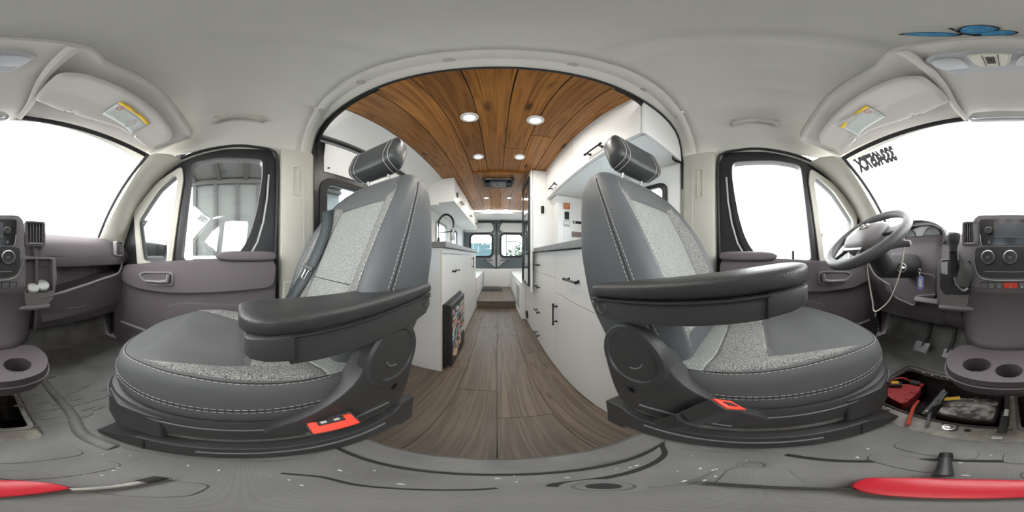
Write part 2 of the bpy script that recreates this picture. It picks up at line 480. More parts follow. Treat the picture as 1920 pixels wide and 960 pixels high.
# ---- walls of the living space
def wallplate(x, th, outer, holes=()): return MB().plate(outer, holes, lambda a, b, d: (x + d*th, a, b))
kw1 = rrect(2.36,2.86,.235,.54,.05); kw2 = rrect(3.20,3.66,.235,.54,.05)
SM('wall_left', wallplate(-.93,-.03,[(1.76,-1.0),(YE,-1.0),(YE,1.06),(1.76,1.06)],[kw1,kw2]), K['wallwhite'], label='white passenger-side wall behind the kitchen')
kwr = rrect(.562,1.25,.08,.50,.05)
SM('wall_right', wallplate(.93,.03,[(.45,-1.0),(YE,-1.0),(YE,1.06),(.45,1.06)],[kwr]), K['wallwhite'], label='white driver-side wall of the living space')
for i, (k, x, th) in enumerate(((kw1,-.93,.02),(kw2,-.93,.02),(kwr,.93,-.02))):
    w = S('window_%d' % (i+1), ['kitchen window nearest the tap','kitchen window nearest the rear doors','small side window behind the driver seat'][i])
    a0 = min(p[0] for p in k); a1 = max(p[0] for p in k); b0 = min(p[1] for p in k); b1 = max(p[1] for p in k)
    P('window_frame', wallplate(x-.2*th, th, rrect(a0-.025,a1+.025,b0-.025,b1+.025,.06), [rrect(a0+.01,a1-.01,b0+.01,b1-.01,.045)]), K['frame_black'] if i else K['brush'], w, bevel=.003)
    P('pane', wallplate(x-.6*th, .3*th, rrect(a0,a1,b0,b1,.05), []), K['tint'], w)

# ---- sliding door on the passenger side
sd = S('door_3', 'black sliding door with a large window, behind the passenger seat')
swin = rrect(.505,1.42,.02,.505,.07)
P('door_panel', wallplate(-.90,-.05,[(.43,-1.0),(1.78,-1.0),(1.78,.92),(.43,.92)],[swin]), K['frame_black'], sd, bevel=.004)
P('window_seal', wallplate(-.885,-.03,rrect(.47,1.455,-.015,.54,.09),[rrect(.52,1.405,.035,.49,.06)]), K['rubber'], sd, bevel=.006)
P('pane', wallplate(-.905,-.006,rrect(.49,1.43,.01,.515,.08),[]), K['tint'], sd)
P('upper_panel', MB().loft([[(-.893,y,.585+.02*(y>1)),(-.893,y,.70),(-.872,y,.83),(-.88,y,.835),(-.905,y,.70),(-.905,y,.585)] for y in (.50,.9,1.3,1.74)]), K['white'], sd)
P('lower_panel', MB().box((-.898,.47,-.98),(-.888,1.74,-.06)), K['white'], sd, bevel=.003)
for y in (.53, 1.02, 1.5):
    P('panel_clip', MB().cyl((-.893,y,.62),(-.884,y,.62),.007,n=10), K['black'], sd)
rl = M('door_rail', MB().tube(spline([(-.86,.46,.875),(-.862,.9,.872),(-.862,1.4,.868),(-.865,1.78,.86)]), .018, 8), K['frame_black'], 'black curved rail above the sliding door window', 'rail')

# ---- rear doors
for i, (s, n) in enumerate(((-1,'left'),(1,'right'))):
    dd = S('door_%d' % (4+i), 'grey steel rear door with a window, %s' % ('left half' if s < 0 else 'right half with a ladder outside'))
    x0, x1 = (-.925,-.022) if s < 0 else (-.018,.925)
    c = -.433 if s < 0 else .404
    hole = rrect(c-.287,c+.287,0,.587,.10)
    fm = lambda a, b, d: (a, YE + .05*d, b)
    P('door_panel', MB().plate(rrect(x0,x1,-1.0,1.0,.03), [hole], fm), mat('slate_door_paint_%d' % i, (.09,.115,.125), .4), dd, bevel=.006)
    P('window_seal', MB().plate(rrect(c-.33,c+.33,-.045,.63,.14), [rrect(c-.28,c+.28,.008,.58,.09)], lambda a,b,d: (a, YE-.018+.03*d, b)), K['rubber'], dd, bevel=.006)
    P('pane', MB().plate(hole, [], lambda a,b,d: (a, YE+.012+.006*d, b)), K['tint'], dd)
    xo, xi = (x0+.02, -.09) if s < 0 else (x1-.02, .07)
    P('upper_liner', MB().plate(smooth_poly([(xo,.66),(c-s*.0,.655),(xi+s*.06,.665),(xi,.74),(xi+s*.03,.86),(xi+s*.08,.915),(xo,.915)],.05), [], lambda a,b,d: (a, YE-.012+.012*d, b)), K['wallwhite'], dd, bevel=.003)
    P('top_rail', MB().box((min(xo,xi),YE-.06,.918),(max(xo,xi),YE-.01,.955)), K['frame_black'], dd, bevel=.006)
    P('door_rib', MB().box((min(xi,xi-s*.055),YE-.03,-.34),(max(xi,xi-s*.055),YE,.90)), dd.children[0].data.materials[0], dd, bevel=.01)
    P('lower_liner', MB().box((min(x0,x1)+.03,YE-.015,-.93),(max(x0,x1)-.03,YE,-.345)), K['wallwhite'], dd, bevel=.004)
    lk = P('door_latch', MB().plate(smooth_poly([(-.02+s*.02,-.30),(-.02+s*.10,-.26),(-.02+s*.20,-.16),(-.02+s*.30,-.13),(-.02+s*.30,-.09),(-.02+s*.14,-.07),(-.02+s*.08,.04),(-.02+s*.03,.02)],.02), [], lambda a,b,d: (a, YE-.035+.02*d, b)), K['brush'], dd, bevel=.004)
    P('latch_lever', MB().tube([(-.02+s*.1,YE-.05,-.11),(-.02+s*.34,YE-.05,-.11)], .013, 8), K['black'], lk)
    for z in (.86, .62):
        P('bolt', MB().cyl((xi-s*.02,YE-.036,z),(xi-s*.02,YE-.028,z),.012,n=10), K['steel'], dd)
SM('trim_12', MB().box((-.034,YE-.012,-1.0),(-.006,YE+.03,1.0)), K['frame_black'], label='dark seal where the rear doors meet')
SM('wall_rear', MB().plate([(-.97,-1.02),(.97,-1.02),(.97,1.08),(-.97,1.08)], [rrect(-.93,.93,-1.005,1.005,.03)], lambda a,b,d: (a, YE+.01+.04*d, b)), K['frame_black'], label='dark frame round the rear doors')
bp = M('bulkhead_board', MB().box((-.36,4.395,-.842),(.36,4.42,-.35)), K['white'], 'white upright board under the rear door windows', 'board', bevel=.003)

# ---- low benches beside the step
for s, x0, x1, y0, lab in ((-1,-.925,-.378,2.99,'low white storage bench left of the rear step'),(1,.362,.925,2.42,'low white storage bench right of the step, with a framed opening')):
    b = T('storage_bench', lab, 'bench', ((x0+x1)/2,(y0+4.39)/2,-1.0))
    xf = x1 if s < 0 else x0
    P('box', MB().box((x0,y0,-1.0),(x1,4.39,-.43)), K['white'], b, bevel=.003)
    P('lid', MB().box((x0,y0-.005,-.43),(x1+(.008 if s<0 else 0),4.39,-.405)) if s<0 else MB().box((x0-.008,y0-.005,-.43),(x1,4.39,-.405)), K['white'], b, bevel=.003)
    if s > 0:
        P('opening_frame', wallplate(xf-.012,.016,rrect(2.50,3.05,-.97,-.46,.01),[rrect(2.55,3.0,-.92,-.51,.01)]), K['white'], b, bevel=.002)
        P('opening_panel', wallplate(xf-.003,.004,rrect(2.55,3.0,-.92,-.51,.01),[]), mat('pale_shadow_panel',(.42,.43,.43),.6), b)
    else:
        P('end_panel', wallplate(xf-.004,.012,rrect(3.15,4.30,-.82,-.46,.01),[]), K['white'], b, bevel=.003)
rg = T('folded_mat', 'folded dark woven mat lying on the rear step', 'mat', (-.13,4.05,-.8425))
for k, (a, b, z0, z1) in enumerate(((-.37,.12,0,.016),(-.36,.11,.016,.031),(-.345,.05,.031,.044))):
    P('fold', MB().loft([[( -.125+(p[0])*((b-a)/.5), 4.05+p[1]*(1-.06*k), -.842+z) for p in rrect(-.25,.25,-.21,.21,.03)] for z in (z0, z0+.003, z1-.003, z1)]), K['rug'], rg, bevel=.004)

# ================================================================== KITCHEN, PASSENGER SIDE
def pull(name, label, length, group, parent=None):
    """black bar pull along local z, standing off local +x"""
    o = T(name, label, 'handle', (0,0,0), group)
    return o
def pull_parts(parent, c, axis, out, L, r=.006, off=.03):
    c = Vector(c); a = Vector(axis).normalized(); o = Vector(out).normalized()
    h = P('handle', MB().tube([c + o*off - a*L/2, c + o*off + a*L/2], r, 8), K['handle'], parent)
    for q in (-1, 1):
        P('post', MB().lathe([(.011,0),(.011,.004),(.006,.008),(.006,off)], c + a*q*L*.38, o, 10), K['handle'], h)
        P('collar', MB().cyl(c + o*off + a*(q*L*.5-.008), c + o*off + a*(q*L*.5+.004), r*1.5, n=10), K['handle'], h)
    return h

FX = -.39
lc = T('kitchen_cabinet', 'white kitchen base cabinet on the passenger side, round the black fridge', 'cabinet', (-.65,2.03,-1.0))
P('end_panel', MB().box((-.925,1.10,-1.0),(FX-.006,1.118,.06)), K['white'], lc, bevel=.0015)
P('edge_strip', MB().box((FX-.006,1.099,-1.0),(FX,1.119,.06)), mat('cream_edge',(.72,.66,.52),.5), lc)
P('body', MB().box((-.925,1.12,-.37),(FX-.022,2.97,.06)), K['wallwhite'], lc)
P('body', MB().box((-.925,1.70,-1.0),(FX-.022,2.97,-.37)), K['wallwhite'], lc)
P('top_rail', MB().box((FX-.02,1.12,.02),(FX,2.97,.06)), K['white'], lc, bevel=.0015)
dr = P('drawer', MB().box((FX-.02,1.20,-.37),(FX,1.70,.016)), K['white'], lc, bevel=.0025)
pull_parts(dr, (FX,1.45,-.135), (0,1,0), (1,0,0), .15)
d2 = P('door', MB().box((FX-.02,1.71,-.985),(FX,2.33,.016)), K['white'], lc, bevel=.0025)
d3 = P('door', MB().box((FX-.02,2.335,-.985),(FX,2.965,.016)), K['white'], lc, bevel=.0025)
pull_parts(d3, (FX,2.50,-.10), (0,0,1), (1,0,0), .16)
P('filler', MB().box((FX-.02,1.12,-.37),(FX-.001,1.195,.016)), K['white'], lc, bevel=.001)
ct = M('kitchen_worktop', MB().box((-.925,1.085,.062),(-.352,2.98,.104)), K['counter'], 'grey laminate worktop over the passenger-side kitchen cabinet', 'worktop', bevel=.003)
fr = T('fridge', 'small black fridge with its door covered in stickers', 'fridge', (-.6,1.38,-1.0))
P('body', MB().box((-.88,1.17,-.99),(-.392,1.66,-.392)), K['black'], fr, bevel=.004)
P('surround', wallplate(-.395,.02,rrect(1.155,1.69,-.995,-.373,.008),[rrect(1.18,1.66,-.97,-.4,.006)]), K['black'], fr, bevel=.002)
P('door', MB().box((-.388,1.19,-.985),(-.336,1.65,-.388)), K['black'], fr, bevel=.008)
P('foot', MB().cyl((-.42,1.2,-1.0),(-.42,1.2,-.985),.015,n=12), K['black'], fr)
pal = [(.75,.72,.68),(.20,.10,.08),(.55,.45,.22),(.05,.25,.38),(.12,.42,.45),(.62,.25,.18),(.75,.55,.35),(.35,.40,.28),(.68,.66,.70),(.5,.18,.25),(.15,.16,.2),(.80,.62,.45)]
pm = [mat('sticker_print', c, .45, mix=(tuple(min(1,q*1.7+.05) for q in pal[(i+3) % len(pal)]), 45, .12)) for i, c in enumerate(pal)]
rs = random.Random(3)
for j in range(9):
    for i in range(6):
        y = 1.235 + i*.072 + rs.uniform(-.014,.014); z = -.86 + j*.05 + rs.uniform(-.012,.012)
        if j < 2 and i > 3: continue
        w, h = rs.uniform(.022,.042), rs.uniform(.018,.034); n = rs.choice((4, 5, 12, 12, 6)); a0 = rs.uniform(0,2)
        k = rs.uniform(0,.0008)
        P('sticker', MB().plate([(y + w*cos(a0+2*PI*q/n), z + h*sin(a0+2*PI*q/n)) for q in range(n)], [], lambda a,b,d: (-.3358+.0007*d+k, a, b)), pm[rs.randrange(12)], fr, smooth=False)
for y, z, r_, c in ((1.245,-.865,.035,11),(1.31,-.90,.04,5)):
    P('sticker', MB().plate([(y+r_*cos(2*PI*q/20), z+r_*sin(2*PI*q/20)) for q in range(20)], [], lambda a,b,d: (-.3345+.0007*d, a, b)), pm[c], fr, smooth=False)

# spring tap
tp = T('kitchen_tap', 'black spring-neck kitchen tap arching over the grey worktop', 'tap', (-.69,1.84,.104))
P('base', MB().lathe([(.028,0),(.028,.01),(.017,.02),(.015,.12)], (-.69,1.84,.104), (0,0,1), 16), K['handle'], tp)
arc = [(-.69,1.84,.22),(-.69,1.84,.36)] + [(-.595-.095*cos(PI*k/10), 1.83, .37+.13*sin(PI*k/10)) for k in range(11)] + [(-.50,1.82,.32)]
P('neck', MB().tube(spline(arc,4), .006, 8), K['handle'], tp)
sp = spline(arc[1:],6); coil = []
for i in range(len(sp)-1):
    t = (sp[i+1]-sp[i]).normalized(); u = Vector((0,1,0)); w_ = t.cross(u)
    for k in range(6):
        q = 2*PI*(k/6 + i*.0); p = sp[i].lerp(sp[i+1], k/6); coil.append(p + (u*cos(q) + w_*sin(q))*.0125)
P('spring', MB().tube(coil, .0022, 5), K['handle'], tp)
P('spray_head', MB().lathe([(.013,0),(.017,.02),(.016,.09),(.021,.11),(.021,.15)], (-.50,1.82,.33), (0,0,-1), 14), K['brush'], tp)
P('holder_arm', MB().tube([(-.69,1.84,.285),(-.51,1.82,.285)], .006, 8), K['handle'], tp)

# wall cupboards, passenger side
uc = T('wall_cupboard', 'white wall cupboard over the passenger-side kitchen', 'cupboard', (-.7,3.1,.70))
UX = -.52
P('end_panel', MB().box((-.92,1.93,.70),(UX-.004,1.95,CZ-.004)), K['white'], uc, bevel=.002)
P('side_ledge', MB().box((-.92,1.87,.655),(-.72,1.93,.70)), K['white'], uc, bevel=.003)
P('body', MB().box((-.92,1.95,.705),(UX-.02,4.35,CZ-.006)), K['wallwhite'], uc)
for a, b in ((1.935,2.74),(2.745,3.55),(3.555,4.35)):
    d = P('door', MB().box((UX-.02,a,.702),(UX,b-.002,CZ-.012)), K['white'], uc, bevel=.0025)
    pull_parts(d, (UX,(a*.55+b*.45),.79), (0,1,0), (1,0,0), .12)
cl = T('round_dial', 'small round black-rimmed dial on the passenger-side wall cupboard', 'dial', (-.52,2.08,.81))
P('rim', MB().lathe([(.036,0),(.036,.012),(.029,.014),(.029,.008)], (UX+.0005,2.08,.84), (1,0,0), 20), K['handle'], cl)
P('dial_face', MB().cyl((UX+.0005,2.08,.84),(UX+.009,2.08,.84),.029), K['sticker_white'], cl)

# ================================================================== DRIVER SIDE UNITS
RX = .43
def driver_unit(name, label, y0, y1):
    o = T(name, label, 'cabinet', ((RX+.925)/2,(y0+y1)/2,-1.0))
    P('body', MB().box((RX+.022,y0,-1.0),(.925,y1,.042)), K['wallwhite'], o)
    return o
dc = driver_unit('drawer_cabinet', 'white base cabinet with four drawers before the tall unit', 1.158, 1.93)
for i, (z0, z1) in enumerate(((-.170,.038),(-.458,-.174),(-.748,-.462),(-.985,-.752))):
    f = P('drawer', MB().box((RX,1.162,z0),(RX+.02,1.925,z1)), K['white'], dc, bevel=.0025)
    pull_parts(f, (RX,1.66,(-.093,-.325,-.60,-.885)[i]), (0,1,0), (-1,0,0), .13)
bc = driver_unit('big_door_cabinet', 'wide white base cabinet with one deep drawer over a plain door, behind the driver seat', .635, 1.154)
f = P('drawer', MB().box((RX,.46,-.280),(RX+.02,1.152,.038)), K['white'], bc, bevel=.0025)
pull_parts(f, (RX,.845,-.143), (0,1,0), (-1,0,0), .155)
f = P('door', MB().box((RX,.46,-.985),(RX+.02,1.152,-.286)), K['white'], bc, bevel=.0025)
pull_parts(f, (RX,1.12,-.445), (0,0,1), (-1,0,0), .165)
P('end_panel', MB().box((RX+.004,.62,-1.0),(.925,.635,.042)), K['white'], bc, bevel=.002)
eb = driver_unit('low_end_cabinet', 'white base unit with a round black vent under the mirrored tall unit', 1.934, 2.40)
P('front_panel', MB().box((RX,1.936,-.985),(RX+.02,2.40,.038)), K['white'], eb, bevel=.002)
vn = P('round_vent', MB().lathe([(.062,0),(.062,.012),(.05,.016),(.044,.008),(.0,.006)], (RX,2.28,-.87), (-1,0,0), 24), K['handle'], eb)
for k in range(4):
    P('slat', MB().obox((RX-.01,2.28,-.87+.022*(k-1.5)), (.006,.075,.006), Matrix.Identity(3)), K['handle'], vn)
M('long_worktop', MB().plate([(.400,.44),(.455,.44),(.50,.62),(.925,.62),(.925,1.745),(.400,1.745)], [], lambda a,b,d: (a, b, .044+.042*d)), K['counter'], 'grey laminate worktop behind the driver seat, over the white drawers', 'worktop', bevel=.003)

tu = T('tall_unit', 'tall white cupboard reaching the ceiling beside the aisle', 'cupboard', (.65,2.07,.045))
P('body', MB().box((.392,1.752,.046),(.925,2.38,CZ-.004)), K['white'], tu, bevel=.002)
P('door', MB().box((.366,1.748,-.405),(.388,2.37,CZ-.006)), K['white'], tu, bevel=.003)
mr = T('framed_mirror', 'tall mirror in a thin black frame on the tall white cupboard', 'mirror', (.35,2.02,-.345))
P('mirror_glass', MB().box((.357,1.805,-.33),(.364,2.225,.955)), K['mirror'], mr)
P('frame', MB().plate([(1.79,-.345),(2.24,-.345),(2.24,.97),(1.79,.97)], [[(1.81,-.325),(2.22,-.325),(2.22,.95),(1.81,.95)]], lambda a,b,d: (.345+.0195*d, a, b)), K['handle'], mr, bevel=.002)
for z in (.05,.52): P('frame_bar', MB().box((.352,1.81,z-.006),(.359,2.22,z+.006)), K['handle'], mr)
rm = M('wall_remote', MB().loft([[(.5+.0165*p[0], 1.7505-d, .53+.045*p[1]) for p in rrect(-1,1,-1,1,.35)] for d in (0,.010,.014)]), K['handle'], 'black wall remote on the side of the tall white cupboard', 'remote', bevel=.001)

rc = T('wall_cupboard', 'long white wall cupboard with a cut-off end above the driver seat', 'cupboard', (.73,1.1,.68))
P('body', MB().box((.572,.45,.685),(.925,1.75,CZ-.004)), K['wallwhite'], rc)
P('end_panel', MB().box((.552,.436,.668),(.925,.45,CZ-.004)), K['white'], rc, bevel=.002)
P('bottom_panel', MB().box((.572,.45,.668),(.925,1.748,.685)), K['white'], rc, bevel=.002)
for k, (a, b) in enumerate(((.455,1.10),(1.104,1.748))):
    d = P('door', MB().box((.55,a,.672),(.57,b,CZ-.01)), K['white'], rc, bevel=.0025)
    pull_parts(d, (.55,(.79,1.50)[k],.725), (0,1,0), (-1,0,0), .16)
# control box
cb = T('control_box', 'narrow white control box with switches standing on the driver-side worktop', 'box', (.77,1.66,.086))
P('box', MB().box((.625,1.60,.086),(.925,1.745,.62)), K['white'], cb, bevel=.002)
P('crown', MB().loft([[(.925,1.60-e,z),(.925,1.75,z),(.625-e,1.75,z),(.625-e,1.60-e,z)] for e, z in ((0,.59),(.006,.60),(.022,.63),(.026,.64),(.026,.662))]), K['white'], cb)
gx = lambda px, py: on(px, py, 'y', 1.598)
def gadget(name, px0, py0, px1, py1, m, lab, cat, th=.008):
    a = gx(px0, py0); b = gx(px1, py1); x0, x1 = sorted((a.x, b.x)); z0, z1 = sorted((a.z, b.z))
    return M(name, MB().box((x0,1.5995-th,z0),(x1,1.5995,z1)), m, lab, cat, bevel=.002), (x0,x1,z0,z1)
o, q = gadget('sticker', 1056.5, 379.5, 1069, 393, mat('orange_red_print',(.42,.10,.05),.5,mix=((.6,.25,.1),60,.1)), 'red and orange square sticker on the control box, topmost', 'sticker', .002)
P('sticker_ring', MB().lathe([(.012,0),(.012,.001),(.006,.001),(.006,0)], ((q[0]+q[1])/2,1.597,(q[2]+q[3])/2), (0,-1,0), 16), K['yellow'], o)
gadget('remote_control', 1058.5, 397, 1066, 411.5, K['handle'], 'dark remote in a holder under the red sticker', 'remote', .018)
o, q = gadget('thermostat', 1056.8, 413, 1068, 424.5, K['brush'], 'grey square display panel between the remote and the socket', 'display', .012)
P('display', MB().box((q[0]+.006,1.586,q[2]+.02),(q[1]-.006,1.588,q[3]-.008)), K['sticker_white'], o)
o, q = gadget('wall_socket', 1056.5, 429, 1071, 449, K['white'], 'white double wall socket low on the control box', 'socket', .006)
for k in (.3,.7):
    for dx in (-.004,.004): P('slot', MB().box(((q[0]+q[1])/2+dx-.001,1.5925,q[2]+(q[3]-q[2])*k-.006),((q[0]+q[1])/2+dx+.001,1.594,q[2]+(q[3]-q[2])*k+.006)), K['ink'], o)
o, q = gadget('switch_plate', 1074, 414, 1090, 420.5, K['handle'], 'black switch strip on the control box beside the seat back', 'switch', .008)
P('display', MB().box((q[0]+.01,1.590,q[2]+.006),(q[0]+.03,1.5915,q[3]-.006)), K['sticker_white'], o)
gadget('brown_plate', 1072, 434, 1092, 445, mat('brown_panel',(.17,.13,.11),.5,mix=((.22,.2,.18),30,.2)), 'brown-grey panel low on the control box beside the socket', 'panel', .008)

# ---- ceiling puck lights and the roof air unit
pk = None
for i, (x, y) in enumerate(((-.155,.905),(.222,.925),(-.172,1.49),(.208,1.49),(-.185,2.80),(.21,2.80),(-.187,3.56),(.195,3.56))):
    nm = ['front','second','third','rearmost'][i//2]; lab = '%s pair of ceiling puck lights, the one %s' % (nm, 'on the kitchen side' if i % 2 == 0 else 'on the driver side')
    if pk is None:
        pk = T('ceiling_light', lab, 'light', (0,0,CZ-.012), 'puck lights in the pine ceiling')
        P('ring', MB().lathe([(.052,.012),(.052,.004),(.046,0),(.036,.001),(.034,.006)], (0,0,CZ-.012), (0,0,1), 28, False), K['white'], pk)
        P('diffuser', MB().lathe([(.035,.005),(.0,.004)], (0,0,CZ-.012), (0,0,1), 28), K['led'], pk)
        ll = bpy.data.lights.new('lamp_light', 'AREA'); ll.energy = LAMP_W; ll.shape = 'DISK'; ll.size = .068; ll.color = (1,.95,.87)
        lo = bpy.data.objects.new('lamp_light', ll); COL.objects.link(lo); lo.parent = pk; lo.location = (0,0,-.006)
        o = pk
    else:
        o = copy_tree(pk); o['label'] = lab
    o.location = (x, y, CZ-.012)
ap = T('ceiling_board', 'raised wooden board on the pine ceiling round the air unit', 'board', (.015,2.13,CZ-.03))
for a, b in ((-.28,-.085),(-.085,.115),(.115,.31)):
    P('plank', MB().box((a+.001,1.83,CZ-.03),(b-.001,2.50,CZ-.001)), K['ceil_wood'], ap, bevel=.002)
au = T('air_unit', 'black and grey ceiling air unit with round vents, above the aisle', 'air conditioner', (.015,2.08,CZ-.075))
zc = CZ-.031
P('housing', MB().loft([[(.015+p[0]*k, 2.08+p[1]*k, zc-h) for p in smooth_poly([(-.20,-.13),(.20,-.13),(.185,.15),(-.185,.15)],.04)] for k, h in ((1,0),(1,.02),(.93,.035))]), K['gloss_black'], au)
P('fascia', MB().loft([[(.015+p[0], 2.08+p[1], zc-h) for p in smooth_poly([(-.165,-.075),(.165,-.075),(.15,.12),(-.15,.12)],.03)] for h in (.03,.04)]), K['bezel_grey'], au, bevel=.004)
for x in (-.115,.145):
    for y, r_ in ((2.03,.036),(2.13,.03)):
        v = P('air_vent', MB().lathe([(r_,0),(r_,.012),(r_*.8,.014),(r_*.75,.006),(0,.004)], (x,y,zc-.04), (0,0,-1), 20), K['gloss_black'], au)
        for q in (-1,0,1): P('slat', MB().box((x-r_*.7,y+q*r_*.45-.002,zc-.054),(x+r_*.7,y+q*r_*.45+.002,zc-.045)), K['bezel_grey'], v)
for x in (-.03,.05): P('reading_lamp', MB().ellipsoid((x,2.07,zc-.041),(.02,.012,.006)), K['lens'], au)
P('control_strip', MB().box((-.05,2.12,zc-.046),(.08,2.145,zc-.039)), K['brush'], au, bevel=.003)
# ================================================================== CAB SHELL
half = [(0,1.09),(.16,1.089),(.185,1.084),(.205,1.072),(.235,1.069),(.26,1.074),(.285,1.081),(.45,1.065),(.60,1.025),(.72,.965),(.81,.89),(.87,.815),(.905,.755),(.925,.70)]
hx = [p[0] for p in half]; hz = [p[1] for p in half]
NH = 130
def smin(a, b, k): 
    h = max(k - abs(a-b), 0)/k
    return min(a, b) - h*h*k/4
def head_z(ax, y):
    z = float(np.interp(ax, hx, hz))
    if y > .20: z -= .02*((y-.20)/.14)**2 if ax < .7 else 0
    if y > .24: z += .012*max(0, 1-abs(ax-.225)/.05)
    fz = float(np.interp(y, [-.80,-.64,-.5,-.38,-.27,-.16], [.66,.74,.86,.97,1.06,1.2]))
    return smin(z, max(fz, .60), .08)
ys = [.34,.30,.24,.12,0,-.10,-.18,-.24,-.30,-.36,-.42,-.48,-.54,-.60,-.65]
rings = []
for y in ys:
    rings.append([(XC + .925*u, y, head_z(abs(.925*u), y)) for u in [math.copysign(abs(q)**.8, q) for q in [-1 + 2*i/NH for i in range(NH+1)]]])
hl = SM('ceiling_1', MB().loft(rings, False, False, False), K['headliner'], label='grey fabric headliner of the cab', solid=.006)

# arch between cab and living space
edge = [(0,.985),(.30,.982),(.55,.972),(.68,.962),(.77,.945),(.84,.912),(.885,.865),(.915,.79),(.930,.70),(.936,.66)]
ex = [p[0] for p in edge]
def resample(pts, n):
    P_ = [Vector((a, b, 0)) for a, b in pts]; d = [0]
    for a, b in zip(P_, P_[1:]): d.append(d[-1] + (b-a).length)
    return [(float(np.interp(d[-1]*i/n, d, [p.x for p in P_])), float(np.interp(d[-1]*i/n, d, [p.y for p in P_]))) for i in range(n+1)]
NA = 40
inner = resample(edge, NA); outer = resample([(a, head_z(a, .34)) for a in [.925*(i/40)**.8 for i in range(41)]], NA)
def arch_row(t, y, dz=0):
    r = []
    for s in (-1, 1):
        pts = [(XC*(1-t) + s*(o[0]*(1-t) + i_[0]*t) , y, o[1]*(1-t) + i_[1]*t + dz) for o, i_ in zip(outer, inner)]
        r = (pts[::-1] if s < 0 else r + pts[1:]) if s < 0 else r + pts[1:]
    return r
rows = [arch_row(0,.335), arch_row(.02,.35,-.012), arch_row(.12,.372,-.012), arch_row(.35,.392,.004), arch_row(.7,.412,.004), arch_row(1,.432)]
ar = SM('trim_4', MB().loft(rows, False, False, False), K['headliner'], label='fabric arch between the cab and the living space', solid=.004)
er = [(s*a, .434, b) for s in (-1,1) for a, b in (inner[::-1] if s < 0 else inner[1:])]
er = [(-.942,.434,.45),(-.942,.434,.58)] + er + [(.942,.434,.58),(.942,.434,.45)]
P('rubber_edge', MB().tube(er, .0085, 8), K['rubber'], ar)
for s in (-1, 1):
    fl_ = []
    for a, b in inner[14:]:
        w_ = (.10 if s > 0 else .035)*min(1, (a-.45)/.35)  # black rubber trim; driver side made wider to paint shade on the cupboard end
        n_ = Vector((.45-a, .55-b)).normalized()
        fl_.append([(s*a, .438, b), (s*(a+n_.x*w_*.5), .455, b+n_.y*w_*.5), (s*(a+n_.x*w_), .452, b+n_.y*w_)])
    P('rubber_shade_flange', MB().loft(fl_, False, False, False), K['rubber'], ar, solid=.004)
from mathutils.bvhtree import BVHTree
_am = MB().loft(rows, False, False, False)
_bvh = BVHTree.FromPolygons(_am.v, _am.f)
for px, py, r_ in ((677,153.5,.0165),(843,112.5,.0165),(1073,121.5,.0165),(1206,168.5,.0165),(602,206,.012),(1269,219.5,.012)):
    p, n_, _i, _d = _bvh.ray_cast(Vector((0,0,0)), ray(px, py))
    if n_.dot(p) > 0: n_ = -n_
    P('clip_cover', MB().lathe([(r_,-.004),(r_,.004),(r_*.85,.007),(.0,.0073)], p, n_, 24), K['grip'], ar)

# door window outlines, read on the passenger side: (y, z)
def yz(pts, x=-.92): return [(q.y, q.z) for q in [on(a, b, 'x', x) for a, b in pts]]
frame_out = [(.215,-.68),(.215,.58)] + spl2(yz([(509,287),(500,283),(440,280.5),(383,290),(340,307),(300,340),(260,393)]), 4, False) + [(-.80,.20),(-.93,.02),(-.95,-.2),(-.95,-.68)]
glass_main = smooth_poly(yz([(361.7,308),(406.7,299.5),(491.7,302.5),(492,330),(486.7,366),(480,402),(470,437),(459,460),(446.7,476),(425,486),(340.5,489)]), .035)
glass_q = smooth_poly(yz([(333,329),(336,345),(317,490),(296,495),(272,489),(262.5,415),(300,358)]), .03)
seal_out = smooth_poly(yz([(356,302),(406.7,291),(497,294),(499,330),(494,372),(487,412),(477,450),(464,474),(448,487),(430,491),(333,491)]), .035)
q_out = smooth_poly(yz([(344,315),(347,340),(325,496),(296,503),(262,497),(255,400),(300,344)]), .03)

